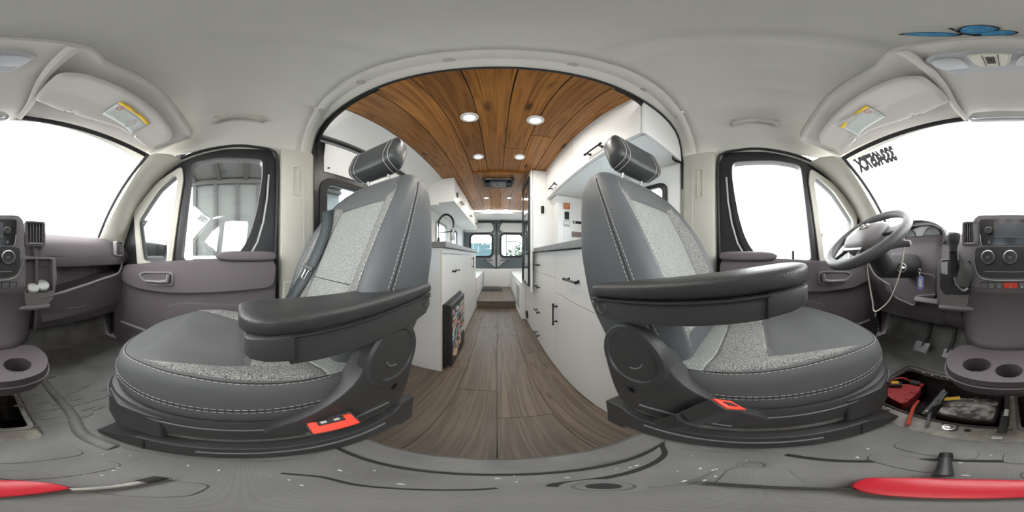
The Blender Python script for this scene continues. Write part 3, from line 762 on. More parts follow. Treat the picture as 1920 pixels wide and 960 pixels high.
for s, nm in ((-1,'passenger'),(1,'driver')):
    X = sx_(s, HX)
    dn = S('door_%d' % (1 if s < 0 else 2), '%s cab door with grey panel and black window frame' % nm)
    fm = lambda x0, th: (lambda a, b, d: (sx_(s, x0 + th*d), a, b))
    P('door_frame', MB().plate(frame_out, [glass_main, glass_q], fm(HX-.012,.05)), K['frame_black'], dn, bevel=.005)
    P('window_seal', MB().plate(seal_out, [glass_main], fm(HX-.024,.014)), K['rubber'], dn, bevel=.005)
    P('quarter_trim', MB().plate(q_out, [glass_q], fm(HX-.030,.022)), K['trim'], dn, bevel=.006)
    P('pane', MB().plate(glass_main, [], fm(HX+.002,.004)), K['glass'], dn)
    P('pane', MB().plate(glass_q, [], fm(HX+.002,.004)), K['glass'], dn)
    # window run channel seen at the rear of the glass: pale painted edge
    P('run_channel', MB().tube([(sx_(s,HX-.016), a, b) for a, b in yz([(503,330),(500,375),(493,418),(482,455),(468,480)])], .006, 6), K['lens'], dn)
    P('door_seal', MB().tube([(sx_(s,HX-.03), a, b) for a, b in spl2(yz([(512,560),(517,420),(518,305),(508,287),(480,280.5),(440,278),(383,287),(336,305),(296,338),(256,392)]), 4, False)], .009, 7), K['rubber'], dn)
    # lower door card
    card = smooth_poly([(.17,-.66),(.185,-.06),(.17,-.012),(.0,-.008),(-.30,-.022),(-.48,-.035),(-.62,-.05),(-.74,-.06),(-.80,-.12),(-.84,-.30),(-.84,-.66)], .05)
    P('door_card', MB().plate(card, [], fm(HX-.07,.06)), K['doorcard'], dn, bevel=.012, segs=3)
    up = smooth_poly([(.165,-.16),(.18,-.06),(.165,-.02),(-.30,-.03),(-.62,-.06),(-.73,-.09),(-.76,-.16),(-.62,-.205),(-.40,-.21),(-.1,-.185)], .04)
    P('door_armrest', MB().plate(up, [], fm(HX-.098,.04)), K['doorcard'], dn, bevel=.014, segs=3)
    pod = P('armrest_pad', MB().loft([[(sx_(s,HX-.085+.032*p[0]), y, -.002+h*p[1]) for p in rrect(-1,1,-1,1,.6)] for y, h in ((.175,.010),(.165,.022),(.10,.026),(-.05,.026),(-.10,.022),(-.125,.008))]), K['doorcard'], dn)
    hr = smooth_poly([(-.36,-.085),(-.36,-.165),(-.50,-.175),(-.57,-.15),(-.60,-.11),(-.56,-.095)], .025)
    hp = P('handle_recess', MB().plate(hr, [smooth_poly([(-.372,-.095),(-.372,-.155),(-.50,-.163),(-.555,-.145),(-.58,-.115),(-.55,-.103)], .02)], fm(HX-.104,.012)), K['dash_light'], dn, bevel=.003)
    P('recess_back', MB().plate(hr, [], fm(HX-.094,.004)), K['black'], dn)
    P('door_handle', MB().tube([(sx_(s,HX-.112), -.385,-.10),(sx_(s,HX-.114),-.392,-.14),(sx_(s,HX-.114),-.44,-.148),(sx_(s,HX-.11),-.535,-.15)], [.012,.013,.009,.007], 8), K['dash_light'], hp)
    pk_ = smooth_poly([(.13,-.62),(.13,-.25),(-.32,-.26),(-.42,-.30),(-.44,-.62)], .04)
    P('map_pocket', MB().plate(pk_, [], fm(HX-.085,.02)), K['doorcard'], dn, bevel=.012, segs=3)
    P('pocket_lip', MB().tube([(sx_(s,HX-.10),.13,-.50),(sx_(s,HX-.105),-.30,-.50),(sx_(s,HX-.10),-.74,-.47)], .010, 8), K['dash_light'], dn)
    P('bolt', MB().cyl((sx_(s,HX-.03),.165,.0),(sx_(s,HX-.04),.165,.0),.010,n=12), K['steel'], dn)
    if s > 0: P('lock_pin', MB().cyl((sx_(s,HX-.02),-.235,-.02),(sx_(s,HX-.02),-.235,.03),.009,n=10), K['black'], dn)
    # B pillar
    bpil = SM('trim_%d' % (5 if s < 0 else 6), MB().loft([[(sx_(s,HX-.02-o), y, z) for o, y in ((-.05,.205),(.004,.216),(.022,.226),(.030,.25),(.030,.385),(.022,.412),(-.0,.425),(-.02,.47))] for z, o2 in ((-.66,0),(-.2,0),(.4,0),(.70,0))], closed=False, cap0=False, cap1=False), K['trim'], label='beige pillar cover behind the %s door' % nm)
    P('slot_frame', MB().plate(rrect(.285,.325,.36,.56,.006), [rrect(.292,.318,.367,.553,.004)], fm(HX-.055,.008)), K['trim'], bpil, bevel=.002)
    P('pillar_seam', MB().tube([(sx_(s,HX-.051),.355,-.3),(sx_(s,HX-.051),.355,.60)], .0022, 6), K['visor'], bpil)
    P('lower_cover', MB().box(sorted2((sx_(s,HX-.062),.225,-.68),(sx_(s,HX-.02),.418,-.14))[0], sorted2((sx_(s,HX-.062),.225,-.68),(sx_(s,HX-.02),.418,-.14))[1]), K['trim'], bpil, bevel=.008)
    # A pillar
    ap_ = []
    for t in [i/10 for i in range(11)]:
        a = Vector((sx_(s,.745+.02*t), -.455-.42*t, .615-.50*t)); 
        od = spl2(yz([(345,303),(300,338),(258,392),(240,440),(228,478)]), 3, False); k = t*(len(od)-1); i0 = min(int(k), len(od)-2); fr_ = k-i0
        b = Vector((sx_(s,HX-.005), od[i0][0]*(1-fr_)+od[i0+1][0]*fr_, od[i0][1]*(1-fr_)+od[i0+1][1]*fr_))
        mid = a.lerp(b, .5) + Vector((-s*.018, .028, .006)); q1 = a.lerp(b,.18)+Vector((-s*.014,.02,.004)); q2 = a.lerp(b,.82)+Vector((-s*.02,.016,.0))
        ap_.append([a + Vector((s*.03,-.05,0)), a, q1, mid, q2, b, b + Vector((s*.03,0,0))])
    SM('trim_%d' % (7 if s < 0 else 8), MB().loft(ap_, False, False, False), K['trim'], label='pale windscreen pillar on the %s side' % nm, solid=.006)
    # cab side wall below and ahead of the doors
    SM('wall_%s_cab' % ('left' if s < 0 else 'right'), MB().box(*sorted2((sx_(s,HX+.055),-1.3,-.75),(sx_(s,HX+.040),.43,-.05))), K['matplain'], label='painted cab side under the %s window' % nm)
    SM('wall_%s_cowl' % ('left' if s < 0 else 'right'), MB().box(*sorted2((sx_(s,HX-.02),-1.40,-.75),(sx_(s,HX+.054),-.945,.10))), K['console'], label='cab side ahead of the %s door' % nm)
    SM('trim_%d' % (9 if s < 0 else 10), MB().loft([[(sx_(s,HX+.035), y, z-.012), (sx_(s,HX-.004), y, z-.006), (sx_(s,HX-.014), y, z+.010), (sx_(s,HX-.016), y, z+.04), (sx_(s,HX+.035), y, z+.09)] for y, z in [(.43,.66),(.22,.66)] + [(y, z) for y, z in frame_out[2:28] if y > -.76]], closed=False, cap0=False, cap1=False), K['headliner'], label='headliner edge over the %s door' % nm)
    SM('baseboard_%s' % ('left' if s < 0 else 'right'), MB().box(*sorted2((sx_(s,HX-.09),-.62,-.70),(sx_(s,HX+.0),.22,-.655))), K['dash'], label='plastic step edge under the %s door' % nm, bevel=.01)

# windscreen
def ws(u, v):
    ty, tz = -.635 + .165*u*u, .735 - .125*u*u
    by, bz = -1.22 + .32*u*u, .05 + .07*u*u
    return Vector((XC + u*(.745 + .02*v), ty*(1-v) + by*v - .03*sin(PI*v), tz*(1-v) + bz*v))
wsd = SM('window_4', MB().grid(lambda i, j: ws(-1+2*i, j), 24, 10), K['glass'], label='windscreen')
band = [ws(-1+2*i/24, 0) for i in range(25)]
P('black_band', MB().loft([[p + Vector((0,.012,.006)) for p in band], [p + Vector((0,-.008,-.010)) for p in band]], False, False, False), K['rubber'], wsd, solid=.004)
for u in (-1, 1):
    P('black_band', MB().tube([ws(u*.995, j/8) + Vector((0,.004,0)) for j in range(9)], .010, 6), K['rubber'], wsd)
# number written on the windscreen, reads from outside
vt = T('windscreen_number', 'grey number lettering high on the windscreen above the steering wheel', 'lettering', tuple(ws(.75,.06)))
chars = '3334057CX'
for k, ch in enumerate(chars):
    u = .70 + k*.029
    c = ws(u, .13) + Vector((0,.006,0)); du = ws(u+.02,.13) - ws(u-.02,.13); dv = ws(u,.05) - ws(u,.2)
    text('character', ch, .12, K['numeral'], vt, frame(c, du, dv) @ Matrix.Diagonal((.40,1,1,1)), bold=.009)

# header shelf over the windscreen, carrying visors and lamps
def shelf_z(y, ax):
    z = float(np.interp(y, [-.66,-.55,-.42,-.30,-.22,-.16], [.715,.755,.80,.825,.84,.865]))
    return z - .16*max(0, ax-.15)**2 - (.06*max(0, ax-.55)/.2 if ax > .55 else 0)
def shelf_back(ax): return float(np.interp(ax, [0,.14,.19,.24,.30,.6,.78], [-.208,-.210,-.219,-.258,-.266,-.258,-.240]))
rows = []
NX = 44
for e in range(8):
    r = []
    for i in range(NX+1):
        x = -.775 + 1.55*i/NX; ax = abs(x)
        yb = shelf_back(ax); yf = -.655 + .17*(ax/.745)**2
        t = max(0, e-2)/5; y = yb + (yf-yb)*t
        z = shelf_z(y, ax)
        if e == 0: y, z = yb+.004, z+.065
        if e == 1: y, z = yb+.003, z+.02
        # pockets for the visors
        if 2 < e < 7 and .17 < ax < .76: z += .020
        r.append((XC + x, y, z))
    rows.append(r)
sh = SM('trim_11', MB().loft(rows, False, False, False), K['visor'], label='moulded header over the windscreen', solid=.006)
for s in (-1,1):
    pth = [(sx_(s,.150), -.215, shelf_z(-.215,.15)-.004),(sx_(s,.158),-.30,shelf_z(-.30,.16)-.008),(sx_(s,.165),-.42,shelf_z(-.42,.165)-.008),(sx_(s,.17),-.54,shelf_z(-.54,.17)-.006),(sx_(s,.15),-.63,shelf_z(-.63,.17))]
    P('divider_rib', MB().tube(spline(pth,4), .014, 8), K['visor'], sh)
    # end cap wall of the header against the door
    P('end_cap', MB().plate([(-.235,.77),(-.25,.70),(-.33,.685),(-.46,.64),(-.5,.62),(-.5,.72),(-.3,.80)], [], lambda a,b,d: (sx_(s,.775+.01*d), a, b)), K['visor'], sh, bevel=.004)

# sun visors
for s, nm in ((-1,'passenger'),(1,'driver')):
    vis = T('sun_visor', 'beige sun visor folded up on the %s side, warning label on its face' % nm, 'visor', (sx_(s,.45),-.43,.74))
    def vz(ax, y): return shelf_z(y, ax) - .021
    out2 = smooth_poly([(.172,-.50),(.185,-.34),(.24,-.318),(.50,-.315),(.70,-.305),(.735,-.33),(.73,-.452),(.66,-.468),(.655,-.456),(.62,-.456),(.615,-.474),(.40,-.518),(.335,-.524),(.33,-.508),(.295,-.508),(.285,-.527)], .02, 3)
    out2 = resample_closed(out2, 110)
    mb = MB(); n = len(out2)
    cx_, cy_ = .46, -.41
    rg_ = []
    for k, dz in ((.90,.004),(1.0,.002),(1.0,-.010),(.975,-.018),(.92,-.021),(.8,-.021),(.7,-.021),(.6,-.021),(.5,-.021),(.4,-.021),(.3,-.021),(.2,-.021),(.1,-.021),(.02,-.021)):
        rg_.append([(sx_(s, cx_+(a-cx_)*k), cy_+(b-cy_)*k, vz(cx_+(a-cx_)*k, cy_+(b-cy_)*k) + dz) for a, b in out2])
    mb.loft(rg_)
    P('visor_body', mb, K['visor'], vis)
    for a, b in ((.312,-.512),(.64,-.46)):
        P('visor_clip', MB().ellipsoid((sx_(s,a), b, vz(a,b)-.004), (.020,.012,.016)), K['lens'], vis)
    lb = lambda a, b, h=.0262: Vector((sx_(s,a), b, vz(a,b)-h))
    P('warning_label', MB().grid(lambda i, j: lb(.42+.175*i, -.375-.085*j), 8, 5), K['sticker_white'], vis, solid=.0006)
    yl = P('label_band', MB().grid(lambda i, j: lb(.42+.175*i, -.362-.016*j, .0266), 8, 2), K['yellow'], vis, solid=.0008)
    cc = (.447,-.394)
    P('label_circle', MB().tube([lb(cc[0]+.014*cos(q), cc[1]+.014*sin(q), .0272) for q in [2*PI*k/20 for k in range(20)]], .0012, 5, True), K['ink_red'], vis)
    P('label_cross', MB().tube([lb(cc[0]-.010, cc[1]-.010, .0272), lb(cc[0]+.010, cc[1]+.010, .0272)], .0012, 5), K['ink_red'], vis)
    P('label_figure', MB().ellipsoid(lb(cc[0]+.004, cc[1]-.002, .0270), (.004,.006,.0006)), K['ink'], vis)
    rs = random.Random(5); mb = MB()
    for k in range(9):
        yy = -.383 - k*.0085
        x0 = .468 if k < 3 else .425
        while x0 < .585:
            w_ = rs.uniform(.006,.02); x1 = min(.588, x0+w_)
            mb.tube([lb(x0,yy,.0269), lb(x1,yy,.0269)], .0007, 4); x0 = x1+.003
    props(P('label_print', mb, K['ink'], vis), kind='stuff')
    m_ = frame(lb(.515,-.370,.0274), (-s*1,0,0) if s > 0 else (1,0,0), (0, 1 if s<0 else 1, 0))
    text('warning_word', 'WARNING', .013, K['ink'], vis, frame(lb(.515,-.370,.0274), (-1,0,0), (0,1,.25)))

# overhead lamp console
oc = T('overhead_console', 'grey overhead lamp console at the middle of the header', 'console', (.03,-.32,.82))
def oz(y, dz=0): return shelf_z(y, .05) - .004 + dz
ocx = .035
P('console_body', MB().loft([[(ocx+p[0]*k, -.315+p[1]*k, oz(-.315+p[1]*k)-h) for p in smooth_poly([(-.128,.035),(-.10,.055),(.10,.055),(.128,.035),(.10,-.06),(-.10,-.06)],.02)] for k, h in ((1,-.002),(1,.006),(.96,.010))]), K['dash_light'] if False else K['lens'], oc)
for s in (-1,1):
    P('lamp_lens', MB().loft([[(ocx+s*(.078+p[0]*k), -.315+p[1]*k, oz(-.315)-h) for p in smooth_poly([(-.034,-.04),(.022,-.042),(.044,.0),(.034,.035),(-.02,.034)],.018)] for k, h in ((1,.008),(1,.013),(.85,.016))]), K['lens'], oc)
cpn = P('switch_panel', MB().loft([[(ocx+p[0]*k, -.308+p[1]*k, oz(-.308)-h) for p in smooth_poly([(-.036,.03),(-.02,.036),(.02,.036),(.036,.03),(.03,-.036),(-.03,-.036)],.012)] for k, h in ((1.12,.008),(1.12,.014),(1,.016),(.97,.021))]), K['trim'], oc)
for k in range(6): P('slot', MB().box((ocx-.008+.003*k-.0008,-.327,oz(-.308)-.0225),(ocx-.008+.003*k+.0008,-.288,oz(-.308)-.0205)), K['seam'], cpn)
for x in (-.015,.013): P('switch_seam', MB().box((ocx+x-.0006,-.34,oz(-.308)-.022),(ocx+x+.0006,-.278,oz(-.308)-.0205)), K['seam'], cpn)
# rear view mirror, nearly lost in the glare
rv = T('rear_view_mirror', 'rear view mirror at the top centre of the windscreen', 'mirror', (.02,-.60,.66))
P('stalk', MB().tube([(.03,-.64,.735),(.03,-.62,.705),(.03,-.60,.69)], .012, 8), K['dash_light'], rv)
P('mirror_shell', MB().ellipsoid((.03,-.585,.672), (.12,.018,.033), p=.6), K['lens'], rv)
P('mirror_glass', MB().plate(rrect(-.105,.105,-.026,.026,.02), [], lambda a,b,d: (.03+a, -.566+.002*d, .672+b)), K['mirror'], rv)

# grab handles
for s, nm, y0 in ((-1,'passenger',.045),(1,'driver',.045)):
    g = T('grab_handle', 'beige grab handle on the headliner over the %s window' % nm, 'handle', (sx_(s,.80),0,.88))
    pts = [(.818,.115,.868),(.80,.108,.848),(.785,.085,.852),(.776,.0,.862),(.785,-.085,.852),(.80,-.108,.848),(.818,-.115,.868)]
    P('grip', MB().tube(spline([(sx_(s,a), b-.01, c+.018) for a, b, c in pts],5), .011, 10, flat=(.017,.012)), K['grip'], g)
    for y in (.105,-.105):
        P('end_cap', MB().ellipsoid((sx_(s,.808), y-.01, .892), (.020,.020,.022), p=.6), K['grip'], g)

# butterfly sticker
bf = T('butterfly_sticker', 'bright blue butterfly sticker with dark-edged wings on the grey headliner', 'sticker', (.06,-.20,1.05))
def bz(x, y): return Vector((x, y, head_z(abs(x-XC), y) - .0045))
def wing(pts, m, nm, h=0, par=bf):
    o = spl2(pts, 5); cxx = sum(p[0] for p in o)/len(o); cyy = sum(p[1] for p in o)/len(o)
    vs = [bz(cxx, cyy) - Vector((0,0,.003+h))] + [bz(*p) - Vector((0,0,.003+h)) for p in o]
    return P(nm, MB().add(vs, [(0, i+1, (i+1) % len(o) + 1) for i in range(len(o))]), m, par, solid=.0006)
def inset(pts, k):
    cxx = sum(p[0] for p in pts)/len(pts); cyy = sum(p[1] for p in pts)/len(pts)
    return [(cxx+(a-cxx)*k, cyy+(b-cyy)*k) for a, b in pts]
bp_ = lambda L: [(q.x, q.y) for q in [on(a, b, 'z', 1.055) for a, b in L]]
for nm_, L in (('fore_wing', [(1798,63),(1802,52),(1822,48.5),(1848,48),(1876,55),(1858,62),(1830,67)]), ('hind_wing', [(1832,67),(1862,59),(1890,58),(1910,62),(1894,67),(1862,69.5)]), ('far_wing', [(1684,66.5),(1716,62.5),(1770,62),(1806,66),(1780,69.5),(1732,69.5)])):
    q = bp_(L); w_ = wing(q, K['dark_wing'], nm_)
    wing(inset(q,.86), K['blue_wing'], 'wing_field', .0008, w_)
P('butterfly_body', MB().tube([bz(*p)-Vector((0,0,.005)) for p in bp_([(1800,64),(1830,68),(1850,69)])], .003, 6), K['dark_wing'], bf)
P('antenna', MB().tube([bz(*p)-Vector((0,0,.005)) for p in bp_([(1799,63),(1788,58),(1781,54)])], [.0012,.002,.003], 6), K['dark_wing'], bf)
# ================================================================== CAB FLOOR
hole = rrect(-.125,.50,-.71,-.312,.03)
cf = SM('floor_1', MB().plate([(-.885,.228),(.915,.228),(.915,-.98),(-.885,-.98)], [hole], lambda a,b,d: (a, b, CABZ-.02*d)), K['mat'], label='black ribbed rubber floor covering of the cab', bevel=.004)
P('step_riser', MB().box((-.90,.20,-1.0),(.92,.222,CABZ-.02)), K['matplain'], cf)
P('edge_lip', MB().loft([[(x,.160,CABZ-.002),(x,.165,CABZ+.006),(x,.222,CABZ+.006),(x,.232,CABZ-.004),(x,.232,CABZ-.03)] for x in (-.60,-.2,.2,.60)], closed=False, cap0=False, cap1=False), K['matplain'], cf)
def groove(pts, r=.004, z=CABZ+.001, m='seam', nm='groove'):
    return P(nm, MB().tube(spline([(a, b, z) for a, b in pts], 6), r, 6, flat=(r, .0012)), K[m], cf)
groove([(-.60,.155),(-.3,.157),(0,.157),(.22,.158),(.30,.185)], .0045)
groove([(.035,.100),(.05,.112),(.13,.116),(.21,.128),(.255,.160),(.29,.175)], .005)
groove([(.035,.098),(.05,.072),(.10,.05),(.17,.04)], .003, m='matplain')
P('floor_plug', MB().lathe([(.030,0),(.030,.003),(.022,.004),(.019,.0),(.015,-.001)], (.066,.086,CABZ), (0,0,1), 28, False), K['matplain'], cf)
P('plug_hole', MB().cyl((.066,.086,CABZ+.0005),(.066,.086,CABZ+.0015),.0125), K['rubber'], cf)
P('floor_boss', MB().lathe([(.020,0),(.020,.003),(.016,.004),(.013,.001),(.010,.003),(0,.003)], (.20,.0,CABZ), (0,0,1), 24), K['matplain'], cf)
groove([(.245,-.05),(.20,-.10),(.12,-.19),(.05,-.215),(-.05,-.22)], .006)
groove([(.26,-.02),(.255,.06),(.25,.12)], .004, m='matplain')
groove([(-.21,-.19),(-.215,-.05),(-.21,.10)], .006, m='matplain')
groove([(-.16,.04),(-.13,.07),(-.08,.075),(-.02,.09),(.0,.10)], .003)
for x0, x1, y0, y1 in ((.045,.195,-.268,-.215),(.07,.185,-.195,-.145),(-.15,.01,-.262,-.205),(-.155,-.01,-.175,-.13),(.10,.19,-.04,.03),(-.12,-.05,-.09,-.02)):
    P('raised_pad', MB().loft([[(a, b, CABZ+h) for a, b in rrect(x0+k,x1-k,y0+k,y1-k,.018)] for k, h in ((0,0),(.002,.0035),(.004,.004))]), K['mat'], cf)
for px, py in ((40,760),(75,717),(118,745),(160,725),(95,708),(68,771),(100,768),(138,760),(165,766),(80,756),(110,758),(143,748),(170,752),(192,745),(80,797),(93,783),(160,780),(123,790),(185,765),(60,740),(140,735),(200,730)):
    c = on(px, py, 'z', CABZ)
    P('tread', MB().loft([[(c.x+a*.026*k, c.y+b*.0075*k, CABZ+h) for a, b in rrect(-1,1,-1,1,.9)] for k, h in ((1,0),(.9,.003),(.7,.0035))]), K['matplain'], cf)
# tunnel ridge running forward on the passenger side
P('floor_ridge', MB().tube(spline([(-.20,-.20,CABZ-.006),(-.20,-.30,CABZ-.006),(-.24,-.42,CABZ-.006),(-.25,-.65,CABZ-.006)],6), .02, 10), K['matplain'], cf)
# white grit
rs = random.Random(11); mb = MB()
for k in range(90):
    a = rs.uniform(0, 2*PI); r_ = rs.uniform(.10,.30); x, y = r_*sin(a), r_*cos(a)
    if -.12 < x < .5 and y < -.3: continue
    if abs(x) > .23 or y > .22: continue
    q = rs.uniform(.0006,.0022); mb.ellipsoid((x, y, CABZ+.001), (q*rs.uniform(1,2.5), q, q*.5), 6, 4)
props(P('grit', mb, K['sticker_white'], None), 'pale grit scattered on the rubber cab floor', 'grit', None, 'stuff')

# bare metal floor with open bays
bay1 = rrect(.015,.478,-.675,-.395,.02); bay2 = rrect(-.105,-.03,-.60,-.385,.015)
mf = M('metal_floor_panel', MB().plate(rrect(-.13,.505,-.715,-.305,.03), [bay1, bay2], lambda a,b,d: (a, b, CABZ-.014-.004*d)), K['floorpaint'], 'bare beige metal floor strip with bolts round the open battery bay', 'panel', bevel=.0015)
for o_, r_, w_ in ((rrect(.0,.49,-.69,-.385,.025),bay1,1),(rrect(-.12,-.018,-.615,-.37,.02),bay2,2)):
    P('bay_rim', MB().plate(o_, [r_], lambda a,b,d: (a, b, CABZ-.006-.008*d)), K['baydark'] if w_ == 1 else K['dull_steel'], mf, bevel=.002)
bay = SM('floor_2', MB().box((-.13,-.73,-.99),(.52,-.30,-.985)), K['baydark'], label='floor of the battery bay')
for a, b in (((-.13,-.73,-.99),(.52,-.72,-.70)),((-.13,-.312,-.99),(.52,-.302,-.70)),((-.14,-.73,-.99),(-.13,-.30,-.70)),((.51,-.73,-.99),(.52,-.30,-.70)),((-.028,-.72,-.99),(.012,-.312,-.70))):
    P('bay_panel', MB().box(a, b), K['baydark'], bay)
for px, py in ((1644.5,757),(1779,801)):
    c = on(px, py, 'z', CABZ-.012)
    b = P('bolt', MB().lathe([(.017,0),(.017,.002),(.011,.0025),(.011,.007),(.009,.008),(0,.008)], c, (0,0,1), 14), K['steel'], mf)
for px, py in ((1663,770),(1814,807)):
    c = on(px, py, 'z', CABZ-.012)
    P('floor_hole', MB().cyl(c, c+Vector((0,0,.0012)), .0085, n=16), K['rubber'], mf)
groove2 = P('pressed_edge', MB().tube(spline([on(a,b,'z',CABZ-.012) for a, b in ((1640,770),(1655,768),(1664,762),(1690,772),(1740,787),(1766,793),(1770,804),(1783,808),(1794,806),(1800,798),(1850,802),(1900,806))],4), .0016, 5), K['seam'], mf)
for px, py, r_ in ((1732,698,.009),(1748,704,.007),(1778,709,.009),(1765,707,.006)):
    c = on(px, py, 'z', CABZ-.006)
    P('bolt', MB().lathe([(r_,0),(r_,.004),(r_*.6,.006),(0,.006)], c, (0,0,1), 12), K['dull_steel'], mf)

# fuse cover, battery, bracket, cables
rp = T('fuse_cover', 'red plastic terminal cover in the open battery bay', 'cover', (.385,-.54,-.80))
zt = -.715
rc_ = [(q.x, q.y) for q in [on(a, b, 'z', zt) for a, b in ((1652,731),(1666,744),(1690,757),(1703,753),(1724,733),(1728,724),(1703,720),(1672,719),(1655,722))]]
P('cover_body', MB().loft([[(a, b, z) for a, b in smooth_poly(rc_, .012)] for z in (zt-.06, zt-.002)] + [[(a*.97+.385*.03, b*.97-.54*.03, zt+.001) for a, b in smooth_poly(rc_, .012)]]), K['redplastic'], rp, bevel=.002)
for a, b in ((1712,736),(1703,748),(1668,734)):
    c = on(a, b, 'z', zt); P('cover_tab', MB().box((c.x-.010,c.y-.008,zt-.03),(c.x+.010,c.y+.008,zt+.007)), K['redplastic'], rp, bevel=.002)
for a, b in ((1677,751),(1662,741)):
    c = on(a, b, 'z', zt-.03); P('cover_tab', MB().box((c.x-.014,c.y-.010,zt-.06),(c.x+.014,c.y+.010,zt-.018)), K['redplastic'], rp, bevel=.003)
c = on(1679, 720, 'z', zt+.02)
P('fuse_block', MB().obox((c.x,c.y,zt+.012), (.055,.03,.028), Matrix.Rotation(.7,3,'Z')), K['baydark'], rp, bevel=.003)
P('yellow_label', MB().obox((c.x+.006,c.y-.004,zt+.0275), (.030,.022,.002), Matrix.Rotation(.7,3,'Z')), K['yellow'], rp)
c = on(1716, 716, 'z', zt+.02)
P('connector', MB().obox((c.x,c.y,zt+.010), (.05,.026,.02), Matrix.Rotation(.15,3,'Z')), K['baydark'], rp, bevel=.003)
c = on(1728, 721, 'z', zt+.01)
P('red_clip', MB().obox((c.x,c.y,zt+.004), (.018,.018,.016), Matrix.Rotation(.15,3,'Z')), K['redplastic'], rp, bevel=.002)
for off in (0, .006):
    P('wire', MB().tube(spline([on(1658,729,'z',zt+.012)+Vector((0,off,0)), on(1664,717,'z',zt+.025), on(1690,710,'z',zt+.03)+Vector((0,off*1.5,.01)), on(1707,714,'z',zt+.022)],6), .0028, 6), mat('wire_red',(.5,.05,.03),.5), rp)
bt = T('battery', 'dusty black battery with a steel terminal clamp in the open bay', 'battery', (.135,-.53,-.95))
bq = [(q.x, q.y) for q in [on(a, b, 'z', -.725) for a, b in ((1752,774),(1866,790),(1874,765),(1862,748),(1790,744),(1772,750))]]
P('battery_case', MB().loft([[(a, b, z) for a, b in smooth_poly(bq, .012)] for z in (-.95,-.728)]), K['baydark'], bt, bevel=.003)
P('battery_top', MB().loft([[(.135+(a-.135)*k, -.53+(b+.53)*k, z) for a, b in smooth_poly(bq, .02)] for k, z in ((.92,-.729),(.92,-.722),(.9,-.720))]), K['dusty'], bt)
c = on(1838, 752, 'z', -.70)
P('terminal_post', MB().cyl((c.x,c.y,-.722),(c.x,c.y,-.692),.009,n=12), K['dull_steel'], bt)
cl_ = P('clamp', MB().obox((c.x-.022,c.y,-.706), (.085,.026,.012), Matrix.Rotation(-.15,3,'Z')), K['dull_steel'], bt, bevel=.003)
for dx, h in ((.012,.024),(-.03,.016),(-.055,.02)):
    P('bolt', MB().lathe([(.007,0),(.007,h*.6),(.010,h*.6),(.010,h)], (c.x+dx,c.y+.002,-.702), (0,0,1), 8), K['steel'], cl_)
P('yellow_band', MB().tube([on(1770,748,'z',-.712), on(1800,746,'z',-.708)], .008, 8, flat=(.012,.004)), K['yellow'], bt)
P('battery_lead', MB().tube(spline([on(1738,787,'z',-.69), on(1750,764,'z',-.70), on(1785,752,'z',-.705), on(1826,752,'z',-.70)],6), .0055, 8), K['black'], bt)
br = T('hold_down_bracket', 'black steel battery bracket with bolts between the red cover and the battery', 'bracket', (.28,-.53,-.85))
p0, p1 = on(1735,777,'z',-.715), on(1771,734,'z',-.715)
for off in (-.018,.018):
    sd_ = (p1-p0).cross(Vector((0,0,1))).normalized()*off
    P('bracket_rail', MB().tube([p0+sd_, p1+sd_], .006, 4, flat=(.004,.016)), K['black'], br)
P('bracket_plate', MB().tube([p0, p1], .01, 4, flat=(.018,.003)), K['bezel_grey'], br)
for t in (.05,.55,.95): P('bolt', MB().lathe([(.008,0),(.008,.010),(.005,.012),(.005,.02)], p0.lerp(p1,t)+Vector((0,0,.002)), (0,0,1), 8), K['dull_steel'], br)
M('red_cable', MB().tube(spline([on(1722,752,'z',-.72), on(1714,762,'z',-.70), on(1708,778,'z',-.685), on(1702,796,'z',-.672)],6), .0065, 8), mat('cable_red',(.62,.10,.06),.5), 'red cable running out of the battery bay over the metal edge', 'cable')
M('black_cable', MB().tube(spline([on(1750,762,'z',-.71), on(1744,775,'z',-.695), on(1738,798,'z',-.674)],6), .005, 8), K['bezel_grey'], 'dark cable lying beside the red one at the battery bay', 'cable')
cc_ = T('battery_connector', 'black and white clip standing on the edge of the battery bay below the cup holder', 'connector', (.02,-.36,-.69))
P('strap', MB().tube(spline([on(1886,772,'z',-.655), on(1883,790,'z',-.665), on(1878,812,'z',-.678)],4), .007, 8, flat=(.011,.006)), K['black'], cc_)
P('white_end', MB().tube([on(1888,768,'z',-.65), on(1886,780,'z',-.655)], .007, 8), K['sticker_white'], cc_)
P('metal_tongue', MB().box((.013,-.345,-.692),(.036,-.328,-.685)), K['steel'], cc_)

